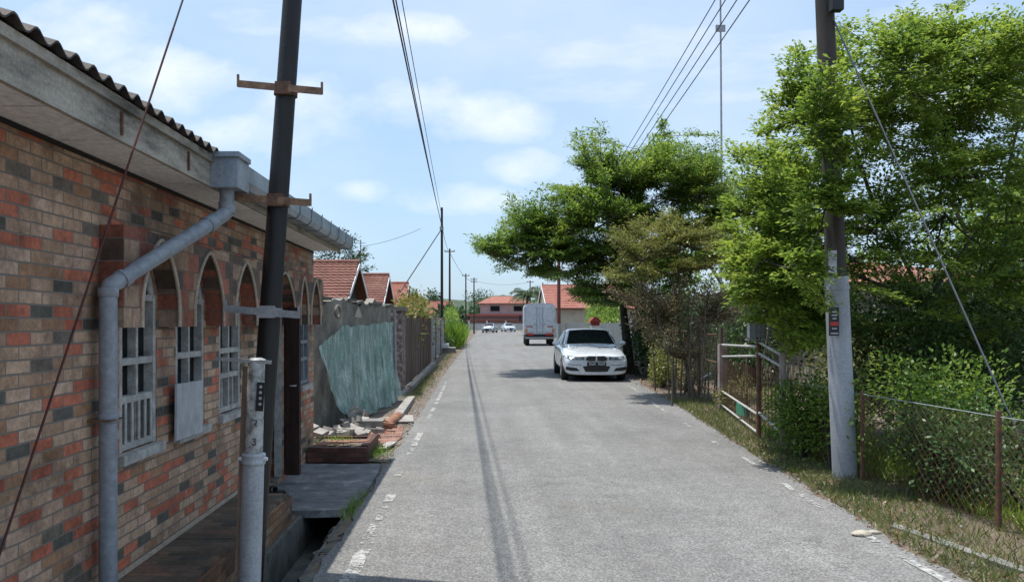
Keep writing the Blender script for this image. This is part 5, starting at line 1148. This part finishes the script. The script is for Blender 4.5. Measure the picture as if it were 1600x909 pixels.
        q = MB(); q.tube([(-.6, 1.40, .975), (-.1, 1.36, .985), (.0, 1.44, 1.01)], .008, 5); q.tube([(-.05, 1.36, .985), (.5, 1.38, .98), (.62, 1.45, 1.0)], .008, 5); q.build('wiper', M['black'], root)
        q = MB(); q.bar((-.58, .02, .22), (.58, .02, .22), .05, .03); q.build('front_lip', M['black'], root)
    root.location = loc; root.rotation_euler.z = rz
    return root
sedan((3.29, 21.9, .008), R(-1.6), 'white sedan parked facing the camera under the dark green tree', M['carpaint'])
c2 = sedan((1.55, 121, .01), R(-12), 'silver car left of the road end, small and far away', M['silver'], 'parked_car', None, False)
c3 = sedan((5.7, 132, .01), R(10), 'pale far car beside the wall in front of the pink house', M['carpaint'], 'parked_car', None, False)
# box truck seen from behind
TK = empty('box_truck', (4.35, 55, 0)); tag(TK, 'pale grey box truck parked on the right beyond the white sedan, seen from behind', 'truck')
hw = 1.08; q = MB()
q.prism([(-hw, .82), (hw, .82), (hw, 2.68), (hw - .12, 2.88), (hw - .35, 2.94), (-hw + .35, 2.94), (-hw + .12, 2.88), (-hw, 2.68)], [], (0, 0, 0), (1, 0, 0), (0, 0, 1), (0, 3.9, 0)); q.build('cargo_box', M['truckbox'], TK)
for s_ in (-1, 1):
    q = MB(); q.box((s_ * .02 if s_ > 0 else -.98, -.03, .95), (.98 if s_ > 0 else -.02, -.003, 2.7)); dd = q.build('rear_door', M['truckbox'], TK)
    q = MB(); q.tube([(s_ * .2, -.045, .95), (s_ * .2, -.045, 2.7)], .018, 6); q.tube([(s_ * .2, -.06, 1.5), (s_ * .42, -.06, 1.5)], .02, 6); q.build('lock_bar', M['galv'], dd)
    q = MB(); q.box((-.93 if s_ < 0 else .5, -.04, 1.30), (-.5 if s_ < 0 else .93, -.031, 1.38)); q.build('red_stripe', M['redband'], dd)
    q = MB(); q.box((s_ * .62 - .22, -.07, .72), (s_ * .62 + .22, -.0, .86)); q.build('tail_light', M['redlamp'], TK)
    q = MB(); q.box((s_ * .92 - .07, -.06, .9), (s_ * .92 + .07, -.032, 1.2)); q.build('side_marker', M['orange'], TK)
    for y in (.9, 4.9): wheel(TK, s_ * .85, y, .38, .3, s_)
    q = MB(); q.bar((s_ * 1.1, 4.2, 2.1), (s_ * 1.28, 4.2, 2.1), .03, .03); q.box((s_ * 1.28 - .08, 4.18, 1.75), (s_ * 1.28 + .08, 4.22, 2.15)); q.build('mirror', M['black'], TK)
q = MB(); q.box((-.95, .1, .45), (.95, 5.5, .8)); q.build('chassis', M['black'], TK)
q = MB(); q.box((-1.0, -.12, .50), (1.0, .02, .62)); q.build('bumper', M['galv'], TK)
q = MB(); q.box((-.26, -.13, .66), (.26, -.1, .78)); q.build('licence_plate', M['black'], TK)
q = MB(); q.prism([(4.0, .5), (5.7, .5), (5.75, 1.2), (5.5, 2.15), (4.0, 2.25)], [], (-.95, 0, 0), (0, 1, 0), (0, 0, 1), (1.9, 0, 0)); q.build('cab', M['truckbox'], TK)
q = MB(); q.box((-.8, 5.45, 1.3), (.8, 5.76, 2.0)); q.build('windscreen', M['carglass'], TK)
TK.rotation_euler.z = R(-2)

# ================================================================== SKY, SUN, CAMERA
sun_dir = Vector((-.2, .065, 1)).normalized()
sl_ = bpy.data.lights.new('sun', 'SUN'); sl_.energy = 4.1; sl_.angle = R(.53); sl_.color = (1, .955, .88)
so_ = bpy.data.objects.new('sun', sl_); COL.objects.link(so_); so_.rotation_euler = sun_dir.to_track_quat('Z', 'Y').to_euler()
W = bpy.data.worlds.new('World'); C.world = W; W.use_nodes = True; nt = W.node_tree; bg = nt.nodes['Background']
sk = N(nt, 'ShaderNodeTexSky', sky_type='NISHITA'); sk.sun_disc = False; sk.sun_elevation = math.asin(sun_dir.z); sk.sun_rotation = math.atan2(sun_dir.x, sun_dir.y); sk.air_density = 1.0; sk.dust_density = 1.8; sk.ozone_density = 2.0
tc = N(nt, 'ShaderNodeTexCoord')
SKY_STR = .12
def vmath(op, a, b=None):
    n = N(nt, 'ShaderNodeVectorMath', operation=op)
    for i, v in enumerate((a, b)):
        if v is None: continue
        if isinstance(v, tuple): n.inputs[i].default_value = v
        else: nt.links.new(v, n.inputs[i])
    return n.outputs[1] if op == 'DOT_PRODUCT' or op == 'LENGTH' else n.outputs[0]
def fmath(op, a, b=None, clamp=False):
    n = N(nt, 'ShaderNodeMath', operation=op); n.use_clamp = clamp
    for i, v in enumerate((a, b)):
        if v is None: continue
        if isinstance(v, (int, float)): n.inputs[i].default_value = v
        else: nt.links.new(v, n.inputs[i])
    return n.outputs[0]
sep = N(nt, 'ShaderNodeSeparateXYZ'); nt.links.new(tc.outputs['Generated'], sep.inputs[0])
dx, dy, dz = sep.outputs
yy_ = fmath('MAXIMUM', dy, .05)
# azimuth/elevation like coordinates of the sky in front (u = x/y, v = z/y)
u_ = fmath('DIVIDE', dx, yy_); v_ = fmath('DIVIDE', dz, yy_)
cmb = N(nt, 'ShaderNodeCombineXYZ'); nt.links.new(u_, cmb.inputs[0]); nt.links.new(v_, cmb.inputs[1])
def skynoise(scale, sx, sy, det=7, off=0):
    mp = N(nt, 'ShaderNodeMapping'); mp.inputs['Scale'].default_value = (sx, sy, 1); mp.inputs['Location'].default_value = (off, off * .7, off); nt.links.new(cmb.outputs[0], mp.inputs[0])
    n = N(nt, 'ShaderNodeTexNoise'); n.inputs['Scale'].default_value = scale; n.inputs['Detail'].default_value = det; n.inputs['Roughness'].default_value = .58; nt.links.new(mp.outputs[0], n.inputs['Vector']); return n.outputs[0]
def blob(px, py, w, h_):
    cu, cv = (px - VX) / F, (VY - py) / F
    a = fmath('DIVIDE', fmath('SUBTRACT', u_, cu), w / F); b_ = fmath('DIVIDE', fmath('SUBTRACT', v_, cv), h_ / F)
    d2 = fmath('ADD', fmath('MULTIPLY', a, a), fmath('MULTIPLY', b_, b_)); return fmath('SUBTRACT', 1, d2, True)
puff = skynoise(9, 1, 1.7, 9, 2.3); big = skynoise(3.3, 1, 2.0, 6, 5.3); wisp = skynoise(4, 1, 3.4, 9, 7.1); soft = skynoise(2.0, 1, 1.8, 5, 4.4)
cum = None
for args in ((740, 182, 190, 62), (640, 165, 170, 75), (510, 170, 180, 80), (250, 130, 210, 90), (620, 50, 150, 50), (100, 60, 220, 90), (380, 215, 190, 60), (820, 262, 90, 40), (560, 300, 90, 30), (700, 310, 160, 40)):
    b_ = blob(*args); cum = b_ if cum is None else fmath('MAXIMUM', cum, b_)
cn = fmath('ADD', fmath('MULTIPLY', puff, .9), fmath('MULTIPLY', big, .6))
cm_ = fmath('MULTIPLY', fmath('SUBTRACT', fmath('ADD', fmath('MULTIPLY', cum, .55), cn), .93), 1.9, True)
cir = None
for args in ((1050, 70, 380, 150), (900, 60, 240, 70), (1200, 110, 280, 150), (500, 40, 300, 60), (1450, 120, 300, 200)):
    b_ = blob(*args); cir = b_ if cir is None else fmath('MAXIMUM', cir, b_)
ci_ = fmath('MULTIPLY', fmath('SUBTRACT', fmath('ADD', fmath('MULTIPLY', cir, .38), fmath('MULTIPLY', wisp, 1.25)), .74), 2.2, True)
gen = fmath('MULTIPLY', fmath('SUBTRACT', soft, .30), 2.0, True)
cloud = fmath('MAXIMUM', fmath('MULTIPLY', cm_, .78), fmath('MAXIMUM', fmath('MULTIPLY', ci_, .62), fmath('MULTIPLY', gen, .40)))
skyc = mix(nt, 1.0, sk.outputs[0], (.92, 1.0, 1.08), 'MULTIPLY')
skyc = mix(nt, .45, skyc, (3.7, 5.45, 7.3))
cloudc = mix(nt, puff, (5.9, 6.4, 7.2), (7.3, 7.4, 7.7))
res = mix(nt, cloud, skyc, cloudc)
nt.links.new(res, bg.inputs[0]); bg.inputs[1].default_value = SKY_STR
W.cycles.sampling_method = 'AUTOMATIC'
cam = bpy.data.cameras.new('camera'); co_ = bpy.data.objects.new('camera', cam); COL.objects.link(co_)
co_.location = (0, 0, CH); co_.rotation_euler = (R(90), 0, 0); cam.sensor_width = 36; cam.lens = F / 1600 * 36
cam.shift_x = (800 - VX) / 1600; cam.shift_y = (VY - 454.5) / 1600; cam.clip_start = .05; cam.clip_end = 4000
C.camera = co_
C.view_settings.view_transform = 'Standard'; C.view_settings.look = 'None'; C.view_settings.exposure = .44; C.view_settings.gamma = 1
C.render.engine = 'CYCLES'; C.cycles.max_bounces = 6; C.cycles.diffuse_bounces = 3; C.cycles.glossy_bounces = 2; C.cycles.transmission_bounces = 3; C.cycles.transparent_max_bounces = 8
C.cycles.use_denoising = True; C.cycles.caustics_reflective = False; C.cycles.caustics_refractive = False
